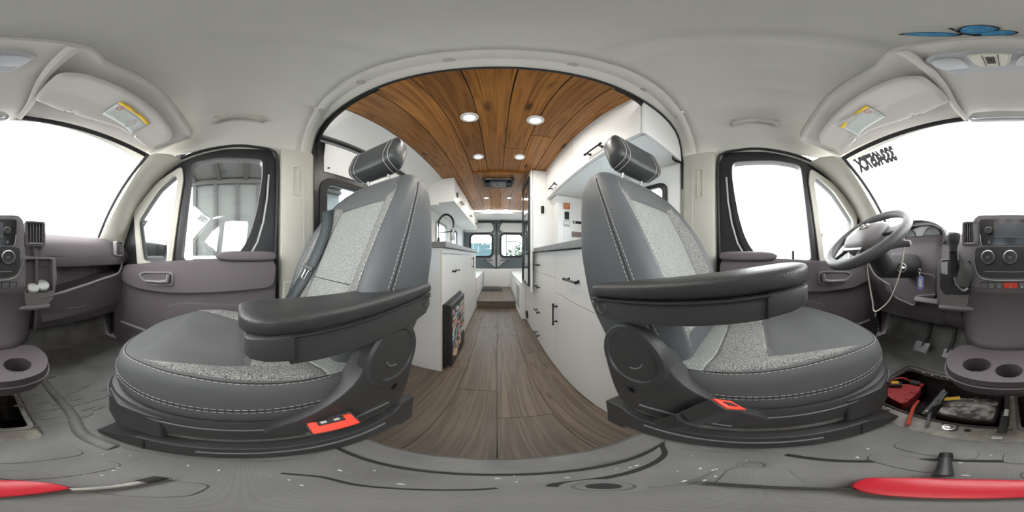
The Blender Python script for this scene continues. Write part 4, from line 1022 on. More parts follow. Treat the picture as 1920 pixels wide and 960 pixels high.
# ================================================================== DASHBOARD
da = T('dashboard', 'dark grey moulded dashboard across the cab with a pale central fascia', 'dashboard', (.02,-.9,-.3))
FY = -.735
def F(px, py, y=FY): return on(px, py, 'y', y)
def facep(pts, r=.012):
    q = [(p.x, p.z) for p in [F(a, b) for a, b in pts]]
    return smooth_poly(q, r) if r else q
fmd = lambda y0, th: (lambda a, b, d: (a, y0 - th*d, b))
def prof(x, shelf):
    k = max(0, min(1, (-.30 - x)/.5))            # shelf lip climbs toward the passenger door
    lip = -.205 + .09*k
    e = .10*max(0, (abs(x-XC)-.72)/.2)**2
    if shelf:
        return [(-1.26+e*2,.045),(-1.05,.115),(-.90,.135-e),(-.82,.115-e),(-.775,.06),(-.758,-.005),(-.775,-.055),(-.80,-.065),(-.91,-.06),(-.915,lip-.0),(-.80,lip-.01),(-.755,lip+.004),(-.742,lip-.010),(-.752,lip-.03),(-.775,-.30),(-.80,-.36),(-.86,-.43),(-1.0,-.45)]
    return [(-1.26+e*2,.045),(-1.05,.115),(-.90,.135),(-.83,.115),(-.79,.06),(-.775,-.005),(-.765,-.04),(-.76,-.06),(-.757,-.09),(-.755,-.11),(-.752,-.14),(-.75,-.16),(-.755,-.18),(-.765,-.21),(-.80,-.30),(-.82,-.36),(-.88,-.43),(-1.0,-.45)]
def dash_piece(nm, x0, x1, shelf, n):
    return P(nm, MB().loft([[(x, y, z) for y, z in prof(x, shelf)] for x in [x0+(x1-x0)*i/n for i in range(n+1)]], closed=False, cap0=False, cap1=False), K['dash'], da, solid=.004)
dash_piece('passenger_dash', -.905, -.24, True, 16)
dash_piece('centre_dash', -.24, .34, False, 6)
dash_piece('driver_dash', .34, .945, False, 12)
P('dash_divider', MB().plate([(-1.2,.04),(-.9,.13),(-.78,.11),(-.742,.0),(-.742,-.22),(-.78,-.4),(-1.0,-.44)], [], lambda a,b,d: (-.255+.018*d, a, b)), K['dash'], da, bevel=.006)
# shelf lip bright edge and lower glovebox
lipp = [(x, -.738, -.205+.09*max(0,min(1,(-.30-x)/.5))+.002) for x in (-.255,-.35,-.5,-.65,-.78)] + [(-.85,-.765,-.06),(-.86,-.79,.02)]
P('shelf_lip', MB().tube(spline(lipp,5), .0075, 8), K['dash_light'], da)
gb = P('glovebox_door', MB().plate(smooth_poly([(-.28,-.245),(-.75,-.20),(-.76,-.33),(-.28,-.36)],.02), [], lambda a,b,d: (a, -.772-.012*d-.1*max(0,-.25-b), b)), K['dash'], da, bevel=.004)
P('latch_pocket', MB().plate(rrect(-.55,-.43,-.30,-.235,.008), [rrect(-.543,-.437,-.293,-.242,.006)], lambda a,b,d: (a, -.765-.006*d-.1*max(0,-.25-b), b)), K['dash_light'], gb, bevel=.001)
P('bulge_seam', MB().tube([(-.30,-.757,.0),(-.5,-.760,-.004),(-.62,-.762,-.002)], .002, 6), K['seam'], da)
# side vents at each end
for s, px in ((-1, 224),(1, 1560)):
    x0 = -.80 if s < 0 else .86
    v = P('side_vent', MB().plate(rrect(x0-.035,x0+.035,.0,.10,.012), [rrect(x0-.027,x0+.027,.008,.092,.008)], lambda a,b,d: (a, -.735-.03*d, b)), K['dash_light'], da, bevel=.003)
    for k in range(5): P('slat', MB().box((x0-.027,-.752,.014+.016*k),(x0+.027,-.742,.019+.016*k)), K['black'], v)
    P('pillar_speaker', MB().loft([[(x0+s*.03+p[0], -.86-.05*h, .19+p[1]) for p in rrect(-.035-h*.01,.035+h*.01,-.04,.04,.012)] for h in (0,.3,1)]), K['trim'], da)

# centre fascia
fo = facep([(1833,404),(1955,404),(1964,414),(1967,480),(2006,482),(2024,482),(2027,520),(2020,560),(2000,580),(1760,580),(1756,545),(1758,492),(1766,483),(1826,483),(1824,414)], .012)
cub = facep([(1968,486),(2019,486),(2020,545),(2010,549),(1968,549)], .01)
P('fascia', MB().plate(fo, [cub], fmd(FY, .05)), K['dash_light'], da, bevel=.006, segs=3)
P('cubby_recess', MB().plate(cub, [], fmd(FY-.045, .005)), K['dash'], da)
P('cubby_floor', MB().loft([[(F(1968,548).x, FY-.05, F(1968,546).z), (F(2019,548).x, FY-.05, F(1968,546).z), (F(2019,548).x, FY+.004, F(1968,552).z), (F(1968,548).x, FY+.004, F(1968,552).z)], [(F(1968,548).x, FY-.05, F(1968,550).z), (F(2019,548).x, FY-.05, F(1968,550).z), (F(2019,548).x, FY+.004, F(1968,556).z), (F(1968,548).x, FY+.004, F(1968,556).z)]]), K['dash_light'], da)
lp = P('lower_lip', MB().tube([F(1762,575,FY+.002), F(1893,580,FY+.012), F(2012,573,FY+.002)], .012, 8), K['dash_light'], da)
for lab, pts in (('right',[(1806,418),(1834,418),(1834,459),(1806,459)]),('left',[(1969,418),(2003,418),(2003,459),(1969,459)])):
    o_ = facep(pts, .006); q = [F(a,b) for a,b in pts]; x0, x1 = min(p.x for p in q), max(p.x for p in q); z0, z1 = min(p.z for p in q), max(p.z for p in q)
    v = P('centre_vent', MB().plate(rrect(x0-.005,x1+.005,z0-.006,z1+.005,.01), [rrect(x0+.004,x1-.004,z0+.012,z1-.004,.006)], fmd(FY+.003, .035)), K['dash'], da, bevel=.003)
    P('vent_back', MB().box((x0,FY-.035,z0),(x1,FY-.03,z1)), K['black'], v)
    for k in range(6): P('slat', MB().box((x0+.008+(x1-x0-.016)*k/5-.0015,FY-.02,z0+.014),(x0+.008+(x1-x0-.016)*k/5+.0015,FY-.004,z1-.005)), K['dash_light'], v)
    P('vent_lever', MB().tube([(x0+.012,FY+.006,z0+.006),(x1-.012,FY+.006,z0+.006)], .004, 8), K['brush'], v)
rd = P('radio', MB().plate(facep([(1837,412),(1951,412),(1950,455),(1945,460),(1843,460),(1838,455)],.012), [], fmd(FY+.006,.012)), K['gloss_black'], da, bevel=.003)
P('screen', MB().plate(facep([(1866,417.5),(1924,417.5),(1924,444),(1866,444)],.003), [], fmd(FY+.0085,.004)), K['screen'], rd)
P('screen_edge', MB().tube([F(1865,417,FY+.008),F(1865,444.6,FY+.008),F(1925,444.6,FY+.008),F(1925,417,FY+.008)], .0012, 5), K['brush'], rd)
P('radio_edge', MB().tube(spline([F(1838,440,FY+.007),F(1840,456,FY+.007),F(1848,461,FY+.007),F(1893,461.5,FY+.007),F(1940,461,FY+.007),F(1948,456,FY+.007),F(1950,440,FY+.007)],4), .002, 6), K['brush'], rd)
for px in (1854,1933.5):
    c = F(px,433,FY+.006); k_ = P('radio_knob', MB().lathe([(.019,0),(.019,.006),(.0165,.016),(.014,.018),(0,.017)], c, (0,1,0), 24), K['black'], rd)
    P('knob_ring', MB().lathe([(.0175,.005),(.0185,.008),(.0165,.016),(.0155,.016)], c, (0,1,0), 24, False), K['brush'], k_)
    P('button', MB().plate(rrect(c.x-.006,c.x+.002,c.z-.058,c.z-.044,.003), [], fmd(FY+.0085,.003)), K['dash_light'], rd)
hv = P('climate_panel', MB().plate(facep([(1829,464),(1957,464),(1958,500),(1950,516),(1930,521),(1856,521),(1836,516),(1828,500)],.02), [], fmd(FY+.004,.012)), K['black'], da, bevel=.003)
for px in (1853.5,1894,1934.5):
    c = F(px,482,FY+.004); k_ = P('climate_knob', MB().lathe([(.034,0),(.034,.004),(.031,.008),(.030,.024),(.026,.028),(0,.027)], c, (0,1,0), 32), K['black'], hv)
    P('knob_ring', MB().lathe([(.0305,.020),(.031,.024),(.027,.0285),(.026,.028)], c, (0,1,0), 32, False), K['brush'], k_)
    P('knob_mark', MB().box((c.x-.006,c.y+.026,c.z-.005),(c.x+.006,c.y+.0285,c.z+.005)), K['bezel_grey'], k_)
P('panel_line', MB().tube([F(1845,509,FY+.006),F(1893,510,FY+.006),F(1942,509,FY+.006)], .0022, 6), K['brush'], hv)
P('fascia_lip', MB().tube(spline([F(1826,485,FY+.004),F(1828,500,FY+.004),F(1836,519,FY+.004),F(1856,525,FY+.004),F(1893,526,FY+.004),F(1930,525,FY+.004),F(1952,518,FY+.004),F(1962,500,FY+.004),F(1965,486,FY+.004)],4), .0035, 8), K['brush'], da)
bw = P('button_row', MB().plate(facep([(1838,528),(1952,528),(1951,545),(1841,545)],.008), [], fmd(FY+.003,.01)), K['black'], da, bevel=.002)
for k, (a, b) in enumerate(((1840,1852),(1853,1866),(1867,1880),(1881,1909),(1910,1922),(1923.5,1937),(1938,1950))):
    p, q = F(a,530,FY), F(b,543.5,FY)
    bb = P('push_button', MB().box((min(p.x,q.x)+.001,FY-.004,q.z),(max(p.x,q.x)-.001,FY+.008,p.z)), K['red_button'] if k == 3 else K['bezel_grey'], bw, bevel=.0015, label='red hazard button' if k == 3 else None)
    c = Vector(((p.x+q.x)/2, FY+.0088, (p.z+q.z)/2))
    if k == 3:
        P('hazard_triangle', MB().tube([c+Vector((.0095*cos(t),0,.0095*sin(t)-.001)) for t in [PI/2+2*PI*i/3 for i in range(3)]], .0011, 5, True), K['sticker_white'], bb)
        P('hazard_triangle', MB().tube([c+Vector((.0045*cos(t),0,.0045*sin(t)-.001)) for t in [PI/2+2*PI*i/3 for i in range(3)]], .0008, 5, True), K['sticker_white'], bb)
    elif k in (1, 2):
        P('icon', MB().tube([c+Vector((.005,0,.002)),c+Vector((-.001,0,.004)),c+Vector((-.005,0,0)),c+Vector((-.001,0,-.004)),c+Vector((.004,0,-.002))], .0008, 5), K['sticker_white'], bb)
    elif k == 4:
        P('icon', MB().box((c.x-.004,c.y-.0005,c.z-.005),(c.x+.004,c.y+.0005,c.z+.001)), K['sticker_white'], bb)
        P('icon', MB().tube([c+Vector((.003,0,.001)),c+Vector((.003,0,.004)),c+Vector((-.003,0,.004)),c+Vector((-.003,0,.001))], .0008, 5), K['sticker_white'], bb)
# lower centre panel and cup holder
low = []
for t in [i/10 for i in range(11)]:
    z = -.145 - .26*t; y = FY + .012 + .115*t*t; w = .315 - .125*t**.8
    low.append([(XC-.015 + w*u, y - .10*abs(u)**4, z) for u in [-1+2*i/24 for i in range(25)]])
P('lower_panel', MB().loft(low, False, False, False), K['console'], da, solid=.004)
ch = T('cup_holder', 'dark oval cup holder tray with three wells jutting out below the dashboard', 'cup holder', (0,-.5,-.52))
zt = -.40
cups = [(.100,-.497,.044),(.0,-.470,.040),(-.100,-.497,.044)]
tray = smooth_poly([(.20,-.64),(.215,-.52),(.17,-.435),(.08,-.408),(-.08,-.408),(-.17,-.435),(-.215,-.52),(-.20,-.64)], .06, 6)
P('tray_top', MB().plate(tray, [[(x+r_*cos(2*PI*k/28), y+r_*sin(2*PI*k/28)) for k in range(28)] for x, y, r_ in cups], lambda a,b,d: (a, b, zt-.012*d)), K['console'], ch, bevel=.004, segs=3)
P('tray_body', MB().loft([[(a*k, -.60+(b+.60)*k2, z) for a, b in tray] for k, k2, z in ((1.0,1.0,zt-.012),(1.01,1.01,zt-.03),(1.0,1.0,zt-.034),(.98,.97,zt-.06),(.92,.90,zt-.095),(.75,.7,zt-.12))], False, True), K['console'], ch)
P('tray_line', MB().tube([(a*1.012, -.60+(b+.60)*1.012, zt-.032) for a, b in tray if b > -.62], .003, 6), K['dash_light'], ch)
for x, y, r_ in cups:
    P('cup_well', MB().lathe([(r_+.004,.001),(r_,.002),(r_-.001,-.01),(r_-.005,-.065),(.002,-.066)], (x,y,zt), (0,0,1), 28, False), K['console'], ch)
# passengers' fascia trinkets
for k, (px, py) in enumerate(((1982.5,537),(2000.5,533))):
    c = F(px, py, FY-.012)
    M('clear_cap', MB().lathe([(.030,-.010),(.032,-.004),(.031,.006),(.024,.012),(0,.014)], c + Vector((0,.0,-.004)), (0,.62,.78), 18), K['sticker_white'], 'pale round cap lying in the dash cubby, the one %s' % ('next to the button row' if k == 0 else 'next to the glovebox'), 'cap', 'caps in the dash cubby')

# instrument hood
ih = P('instrument_hood', MB().loft([[(.525+w*cos(a), y, .10+h*max(-.35,sin(a))) for a in [PI*(-.12+1.24*k/18) for k in range(19)]] for y, w, h in ((-.99,.20,.09),(-.85,.205,.11),(-.775,.20,.105))], closed=False, cap0=False, cap1=False), K['dash'], da, solid=.008)
P('instrument_face', MB().plate(smooth_poly([(.345,.04),(.705,.04),(.71,.12),(.62,.19),(.43,.19),(.34,.12)],.04), [], lambda a,b,d: (a, -.86-.01*d, b)), K['gloss_black'], ih)
for x in (.44,.61):
    P('gauge', MB().lathe([(.058,0),(.058,.004),(.054,.005),(.053,.001),(0,.001)], (x,-.858,.115), (0,1,0), 28), K['bezel_grey'], ih)
P('knee_panel', MB().plate(smooth_poly([(.36,-.10),(.66,-.06),(.72,-.16),(.70,-.22),(.56,-.255),(.50,-.285),(.46,-.235),(.36,-.22)],.03), [], lambda a,b,d: (a, -.742-.02*d, b)), K['dash'], da, bevel=.006)
P('knee_line', MB().tube(spline([(.86,-.74,-.05),(.80,-.735,-.12),(.70,-.735,-.165),(.66,-.735,-.18),(.62,-.74,-.245),(.54,-.742,-.268),(.49,-.742,-.275),(.465,-.742,-.222),(.36,-.742,-.20)],5), .006, 8), K['dash_light'], da)
P('knee_ledge', MB().obox((.41,-.735,-.235), (.14,.02,.03), Matrix.Rotation(.5,3,'X')), K['dash_light'], da, bevel=.006)

# steering column + wheel
WC = Vector((.53,-.445,.085)); wb = Vector((0,.766,-.643)); wn = Vector((0,.643,.766)); wx = Vector((1,0,0))
co = P('column_shroud', MB().tube([WC - wn*.05, WC - wn*.16 + Vector((0,0,-.005)), Vector((.52,-.80,-.06))], [.055,.062,.07], 16), K['black'], da)
ig = Vector((.462,-.60,-.055))
P('ignition', MB().lathe([(.024,0),(.024,.018),(.019,.022),(.019,.016),(0,.016)], ig, (-.45,.8,.1), 20), K['black'], co)
P('ignition_ring', MB().lathe([(.021,.018),(.0225,.021),(.019,.023),(.018,.018)], ig, (-.45,.8,.1), 20, False), K['steel'], co)
for pts, nm_ in (([WC-wn*.07+Vector((-.05,0,.0)), WC-wn*.08+Vector((-.11,-.01,.02)), WC-wn*.09+Vector((-.17,-.02,.035))],'wiper_stalk'),([WC-wn*.08+Vector((.05,0,0)), WC-wn*.09+Vector((.17,-.02,.01))],'light_stalk')):
    P(nm_, MB().tube(spline(pts,5), [.013]*(len(spline(pts,5))-2)+[.015,.010], 10), K['dash_light'], co)
sw = T('steering_wheel', 'dark grey four-spoke steering wheel with a silver emblem on its hub', 'steering wheel', tuple(WC))
rim = [WC + (wx*sin(t)+wb*cos(t))*.186 for t in [2*PI*k/64 for k in range(64)]]
P('rim', MB().tube(rim, .020, 12, True), mat('wheel_vinyl',(.085,.085,.088),.5,bump=(500,.2)), sw)
def wp(a, b, h=0): return WC + wx*a + wb*b + wn*h
hub = smooth_poly([(-.095,-.07),(.095,-.07),(.108,0),(.085,.085),(-.085,.085),(-.108,0)], .05, 6)
P('airbag_pad', MB().loft([[wp(a*k, b*k, h) for a, b in hub] for k, h in ((.9,-.05),(1.0,-.03),(1.0,.002),(.95,.018),(.8,.030),(.5,.036),(.2,.038))]), K['dash_light'], sw)
for sgn in (-1,1):
    P('spoke', MB().loft([[wp(sgn*a, b0+db*q, h*r_) for q, r_ in ((-1,-.6),(-1,.6),(1,.6),(1,-.6))] for a, b0, db, h in ((.075,-.01,.028,.012),(.12,-.015,.022,.014),(.172,-.02,.026,.012))]), K['black'], sw, bevel=.004)
    P('spoke', MB().loft([[wp(sgn*a, b0+q*.012, h*r_-.004) for q, r_ in ((-1,-.6),(-1,.6),(1,.6),(1,-.6))] for a, b0, h in ((.035,.06,.012),(.055,.11,.012),(.075,.160,.010))]), K['black'], sw, bevel=.003)
P('spoke_trim', MB().loft([[wp(a, .100+q*.007-.3*a*a, .006+r_*.003) for q, r_ in ((-1,-1),(-1,1),(1,1),(1,-1))] for a in (-.062,-.03,0,.03,.062)]), K['brush'], sw)
em = P('emblem', MB().loft([[wp(.034*k*cos(t), -.012+.021*k*sin(t), h) for t in [2*PI*q/24 for q in range(24)]] for k, h in ((1,.033),(1,.038),(.86,.0395))]), K['black'], sw)
for sgn in (-1,1):
    P('emblem_horn', MB().tube(spline([wp(sgn*.003,-.022,.041),wp(sgn*.014,-.026,.041),wp(sgn*.025,-.018,.041),wp(sgn*.026,-.005,.041),wp(sgn*.017,.001,.041),wp(sgn*.014,-.008,.041)],4), .0042, 8), K['steel'], em)
P('emblem_face', MB().loft([[wp(w_*q, b, .0405+.003*(1-abs(q))) for q in (-1,-.4,.4,1)] for b, w_ in ((-.020,.007),(-.008,.009),(.002,.005),(.007,.003))], closed=False, cap0=False, cap1=False), K['steel'], em)
# lanyard
lyp = [on(a, b, 'y', y) for a, b, y in ((1627,488,-.50),(1627,500,-.52),(1630,530,-.55),(1636,565,-.56),(1639,583,-.56),(1650,580,-.56),(1668,562,-.55),(1682,530,-.54),(1691,495,-.53),(1694,462,-.52),(1690,447,-.51),(1684,447,-.51))]
ly = T('lanyard', 'white cord loop hanging from the steering column, with a small key clip', 'cord', tuple(lyp[4]))
P('cord', MB().tube(spline(lyp,6), .0035, 8), K['cord'], ly)
c = on(1641, 590, 'y', -.56)
P('clip', MB().tube([c+Vector((0,0,.012)), c, c+Vector((-.003,0,-.012))], [.004,.006,.004], 8), K['steel'], ly)
mb = MB()
for k in range(9): mb.ellipsoid(on(1645+k*.7, 598+k*6, 'y', -.56), (.0018,.0018,.0024), 6, 4)
props(P('bead_chain', mb, K['steel'], ly), kind='stuff')
tg = M('white_tag', MB().obox(on(1693,454,'y',-.515), (.022,.004,.028), Matrix.Rotation(.3,3,'Y')), K['cord'], 'small square cream tag at the top of the white cord loop', 'tag', bevel=.002)
ky = T('key', 'ignition key with a blue-framed key tag hanging from it', 'key', (.44,-.585,-.08))
P('key_bow', MB().tube([ig+Vector((-.008,.018,.004)), ig+Vector((-.022,.03,.006)), ig+Vector((-.036,.032,.0))], [.004,.008,.009], 8, flat=(.010,.004)), K['steel'], ky)
kc = on(1724,508,'y',-.565)
P('split_ring', MB().tube([kc+Vector((.006*cos(t),.002*sin(t),.009*sin(t))) for t in [2*PI*k/16 for k in range(16)]], .0011, 6, True), K['steel'], ky)
tq = on(1725.5,531,'y',-.562)
P('tag_frame', MB().plate(rrect(tq.x-.0125,tq.x+.0125,tq.z-.027,tq.z+.027,.009), [rrect(tq.x-.008,tq.x+.008,tq.z-.016,tq.z+.018,.002)], lambda a,b,d: (a, -.562-.004*d, b)), mat('blue_tag',(.22,.24,.62),.4), ky, bevel=.001)
P('tag_paper', MB().box((tq.x-.008,-.5655,tq.z-.016),(tq.x+.008,-.5635,tq.z+.018)), K['sticker_white'], ky)
P('tag_hook', MB().tube([kc+Vector((0,0,-.008)), tq+Vector((0,0,.024))], .0016, 6), K['steel'], ky)

# gear lever
gl = T('gear_lever', 'tall gear lever with a pale-topped knob and loose leather boot on the dash', 'gear lever', (.235,-.70,-.10))
G = lambda px, py, y: on(px, py, 'y', y)
P('shift_plate', MB().plate(facep([(1764,487),(1822,487),(1824,500),(1818,552),(1772,552),(1763,540)],.012), [], fmd(FY+.006,.012)), K['black'], gl, bevel=.003)
P('plate_edge', MB().tube(spline([G(1766,512,FY+.008),G(1765,492,FY+.008),G(1772,487,FY+.008),G(1800,486.5,FY+.008),G(1820,489,FY+.008),G(1822,510,FY+.008)],4), .0025, 6), K['brush'], gl)
P('gear_display', MB().plate(facep([(1765,492),(1778,490),(1778,515),(1766,512)],.004), [], fmd(FY+.010,.004)), K['lens'], gl)
P('lever_stem', MB().tube([G(1792,528,FY), G(1788,500,-.70), G(1787,470,-.665)], [.024,.020,.019], 12), K['black'], gl)
kb = P('knob', MB().loft([[G(1787,0+yy,-.655) + Vector((w*cos(t), .024*w/.03*sin(t), 0)) for t in [2*PI*q/20 for q in range(20)]] for yy, w in ((472,.018),(462,.020),(455,.027),(446,.030),(441,.031),(438,.029))]), K['black'], gl)
P('knob_cap', MB().loft([[G(1786.5,yy,-.655) + Vector((w*cos(t), .024*w/.03*sin(t), 0)) for t in [2*PI*q/20 for q in range(20)]] for yy, w in ((442,.0305),(438,.030),(436,.026))]), K['brush'], kb)
bo = spline([G(1802,472,-.68), G(1806,490,-.69), G(1810,510,-.70), G(1806,535,-.71)], 5)
P('boot', MB().loft([[p + Vector((w*cos(t)*(1+.25*sin(3*t+i*.5)), .030*sin(t), 0)) for t in [2*PI*q/18 for q in range(18)]] for i, (p, w) in enumerate(zip(bo, [.003,.006,.009,.012,.015,.018,.021,.024,.026,.028,.030,.032,.033,.034,.034,.034]))]), mat('boot_leather',(.12,.12,.12),.4,bump=(60,.6)), gl)
P('boot_fold', MB().tube(spline([G(1790,520,-.69),G(1797,535,-.685),G(1806,543,-.69),G(1813,538,-.70)],5), .006, 8, flat=(.012,.003)), K['brush'], gl)

# pedals
for nm_, lab, px, py, w, h, n in (('brake_pedal','wide ribbed brake pedal in the driver footwell',1728,651,.055,.045,6),('accelerator_pedal','narrow ribbed accelerator pedal beside the brake',1776,663,.026,.04,7)):
    c = on(px, py, 'y', -.90); pt = T(nm_, lab, 'pedal', tuple(c))
    R = Matrix.Rotation(rad(-50),3,'X')
    P('pad', MB().obox(c, (w*2,h*2,.014), R), K['dash_light'], pt, bevel=.006)
    for k in range(n): P('rib', MB().obox(c + R @ Vector((0,(k-(n-1)/2)*h*1.6/n,.009)), (w*1.8,h*.8/n,.006), R), K['brush'], pt)
    P('arm', MB().tube([c, c+Vector((-.02,-.05,.08)), c+Vector((-.03,-.12,.30))], .012, 8), K['black'], pt)
SM('wall_front', MB().box((-1.0,-1.10,-.75),(1.04,-1.05,.0)), K['matplain'], label='firewall at the front of the footwells')
M('toe_board', MB().loft([[(x,-.95,CABZ-.004),(x,-1.04,CABZ+.30),(x,-1.045,CABZ+.28),(x,-.965,CABZ-.02)] for x in (-.88,.90)]), K['matplain'], 'sloping rubber toe board of the footwells', 'board')

# ================================================================== OUTSIDE
SM('ground', MB().grid(lambda i, j: Vector((-40+80*i,-40+80*j,-1.62)), 2, 2), K['ground'], label='pale concrete yard outside')
for s, nm in ((-1,'passenger'),(1,'driver')):
    px = (262,312) if s < 0 else (1539,1590)
    a, b = on(px[0],415,'y',-.74), on(px[1],497,'y',-.74)
    x0, x1 = sorted((a.x,b.x)); z0, z1 = -.075, .30
    dm = T('door_mirror', 'large black exterior mirror outside the %s quarter window' % nm, 'mirror', ((x0+x1)/2,-.74,z0))
    o_ = rrect(x0,x1,z0,z1,.09)
    P('housing', MB().loft([[((x0+x1)/2+(p[0]-(x0+x1)/2)*k, y, (z0+z1)/2+(p[1]-(z0+z1)/2)*k) for p in o_] for k, y in ((.94,-.735),(1,-.74),(1,-.80),(.85,-.86),(.5,-.88))]), K['frame_black'], dm)
    P('mirror_glass', MB().plate(rrect(x0+.05,x1-.05,z0+.06,z1-.045,.06), [], lambda a,b,d: (a, -.728-.004*d, b)), K['dark_mirror'], dm)
    P('mirror_bezel', MB().plate(rrect(x0+.012,x1-.012,z0+.012,z1-.012,.08), [rrect(x0+.05,x1-.05,z0+.06,z1-.045,.06)], lambda a,b,d: (a, -.722-.012*d, b)), K['frame_black'], dm, bevel=.004)
    P('mirror_arm', MB().box(*sorted2((sx_(s,HX+.03),-.82,z0-.0),((x0+x1)/2,-.76,z0+.05))), K['frame_black'], dm, bevel=.01)

sd_ = T('cladded_shed', 'open grey-green metal shed with dark posts seen through the passenger window', 'building', (-2.6,-.2,-1.62))
P('wall', MB().box((-3.30,-.98,-1.62),(-3.2,2.2,1.62)), K['shed'], sd_)
for k in range(6): P('post', MB().box((-3.2,-.95+.42*k,-1.62),(-3.14,-.89+.42*k,1.60)), K['shed_rib'], sd_)
P('roof_sheet', MB().loft([[(-3.3,y,1.60),(-1.25,y,2.0),(-1.25,y,2.04),(-3.3,y,1.64)] for y in (-1.0,2.2)]), mat('weathered_boards',(.06,.06,.058),.8,mix=((.045,.045,.044),4,.2)), sd_)
for k in range(6): P('rafter', MB().loft([[(-3.2,y,1.53),(-1.25,y,1.91),(-1.25,y,2.0),(-3.2,y,1.62)] for y in (-.95+.5*k,-.88+.5*k)]), mat('dark_rafter',(.02,.018,.017),.8), sd_)
P('beam', MB().box((-3.2,-1.0,1.50),(-3.1,2.2,1.60)), K['shed_rib'], sd_, bevel=.01)
P('counter_shelf', MB().box((-3.2,-.9,-.05),(-2.7,1.6,.0)), K['white'], sd_)
yb = M('yellow_banner', MB().grid(lambda i, j: Vector((-3.08+.04*sin(9*i), -1.16+.20*i, .35+.70*j - .3*i*j)), 6, 6), mat('banner_yellow',(.22,.13,.02),.7), 'yellow cloth hanging beside the shed', 'banner', solid=.004)
wt = T('white_trailer', 'low white trailer parked along the passenger side', 'trailer', (-2.3,-.4,-1.62))
P('trailer_body', MB().box((-2.6,-1.4,-1.3),(-2.0,1.1,-.06)), K['white'], wt, bevel=.03)
for y in (-.9,.5): P('wheel', MB().cyl((-2.02,y,-1.34),(-1.92,y,-1.34),.28), K['black'], wt)
tr = T('teal_trailer', 'teal panelled trailer seen through the left rear door window', 'trailer', (-1.6,9.5,-1.62))
P('trailer_body', MB().box((-3.4,9.2,-1.2),(-.25,10.6,.72)), K['teal'], tr, bevel=.05)
P('trailer_roof', MB().box((-3.45,9.15,.72),(-.2,10.65,.78)), K['white'], tr, bevel=.02)
for x in (-2.8,-.9): P('wheel', MB().cyl((x,9.15,-1.3),(x,9.35,-1.3),.32), K['black'], tr)
def tree(nm, lab, c, r_, h, seed):
    t = T(nm, lab, 'tree', (c[0],c[1],-1.62)); rs = random.Random(seed)
    P('trunk', MB().tube([(c[0],c[1],-1.62),(c[0],c[1],c[2])], [.14,.08], 8), K['bark'], t)
    mb = MB()
    for k in range(900):
        d = Vector((rs.gauss(0,1),rs.gauss(0,1),rs.gauss(0,1))).normalized()*(rs.random()**.4)
        p = Vector(c) + Vector((d.x*r_, d.y*r_, d.z*h)); a = rs.uniform(0,6.3); q = rs.uniform(.09,.2)
        u = Vector((cos(a),sin(a),rs.uniform(-.6,.6)))*q; v = Vector((-sin(a),cos(a),rs.uniform(-.8,.8)))*q*.6
        mb.add([p-u, p+v, p+u, p-v], [(0,1,2,3)])
    props(P('foliage', mb, K['leaf'], t, smooth=False), kind='stuff')
tree('bushy_tree', 'green bushy tree seen through the right rear door window', (2.2,13,-.1), 1.5, 1.2, 1)
tree('bushy_tree', 'second green tree farther right behind the rear doors', (6.2,15,.0), 1.6, 1.5, 2)
ld = T('roof_ladder', 'thin ladder on the outside of the right rear door', 'ladder', (.40,4.62,-.4))
for x in (.27,.535): P('rail', MB().tube([(x,4.64,-.4),(x,4.64,.9)], .014, 8), K['frame_black'], ld)
for z in (.12,.42): P('rung', MB().tube([(.27,4.64,z),(.535,4.64,z)], .012, 8), K['frame_black'], ld)
pw = T('power_line', 'thin overhead wire between two poles outside the driver window', 'power line', (9,0,-1.62))
P('wire', MB().tube([(9, -34+68*i/30, 1.0+1.7*((i-13)/15)**2) for i in range(31)], .012, 5), K['bezel_grey'], pw)
for y in (-34,34): P('pole', MB().cyl((9,y,-1.62),(9,y,4.2),.1), K['bark'], pw)

# ================================================================== CAMERA TRIPOD FOOT ON THE FLOOR
tz = CABZ + .012
tp = T('tripod', 'compact tripod with a red body bar and black legs lying on the cab floor', 'tripod', (.02,-.08,CABZ))
zz = lambda px, py, z: on(px, py, 'z', z)
rb_ = [(q.x, q.y) for q in [zz(a, b, -.65) for a, b in ((1590,912),(1602,902),(1625,893.5),(1720,894),(1850,897),(1960,899),(2020,904),(2062,914),(2020,921),(1960,929),(1893,934),(1790,935),(1700,932),(1640,927))]]
P('red_bar', MB().loft([[(a, b, z) for a, b in smooth_poly(rb_, .01)] for z in (-.672,-.664)] + [[(.02+(a-.02)*k, -.09+(b+.09)*k, z) for a, b in smooth_poly(rb_, .01)] for k, z in ((.97,-.657),(.8,-.653))]), K['red'], tp)
P('leg', MB().tube(spline([zz(1320,906,-.665),zz(1350,908,-.664),zz(1450,914,-.66),zz(1600,917,-.657)],5), .006, 8), K['black'], tp)
P('leg', MB().tube(spline([zz(2050,918,-.657),zz(2120,914,-.66),zz(2180,905,-.663),zz(2218,896,-.665)],5), .006, 8), K['dull_steel'], tp)
P('leg', MB().tube([zz(1768,892,-.655),zz(1772,868,-.66),zz(1773,853,-.665)], [.011,.009,.008], 10), K['black'], tp)
P('rubber_foot', MB().tube([zz(1773,858,-.664),zz(1774,850,-.666)], [.011,.0105], 10), K['rubber'], tp)
P('rubber_foot', MB().tube([zz(2185,904,-.663),zz(2222,895,-.665)], [.008,.009], 8), K['rubber'], tp)
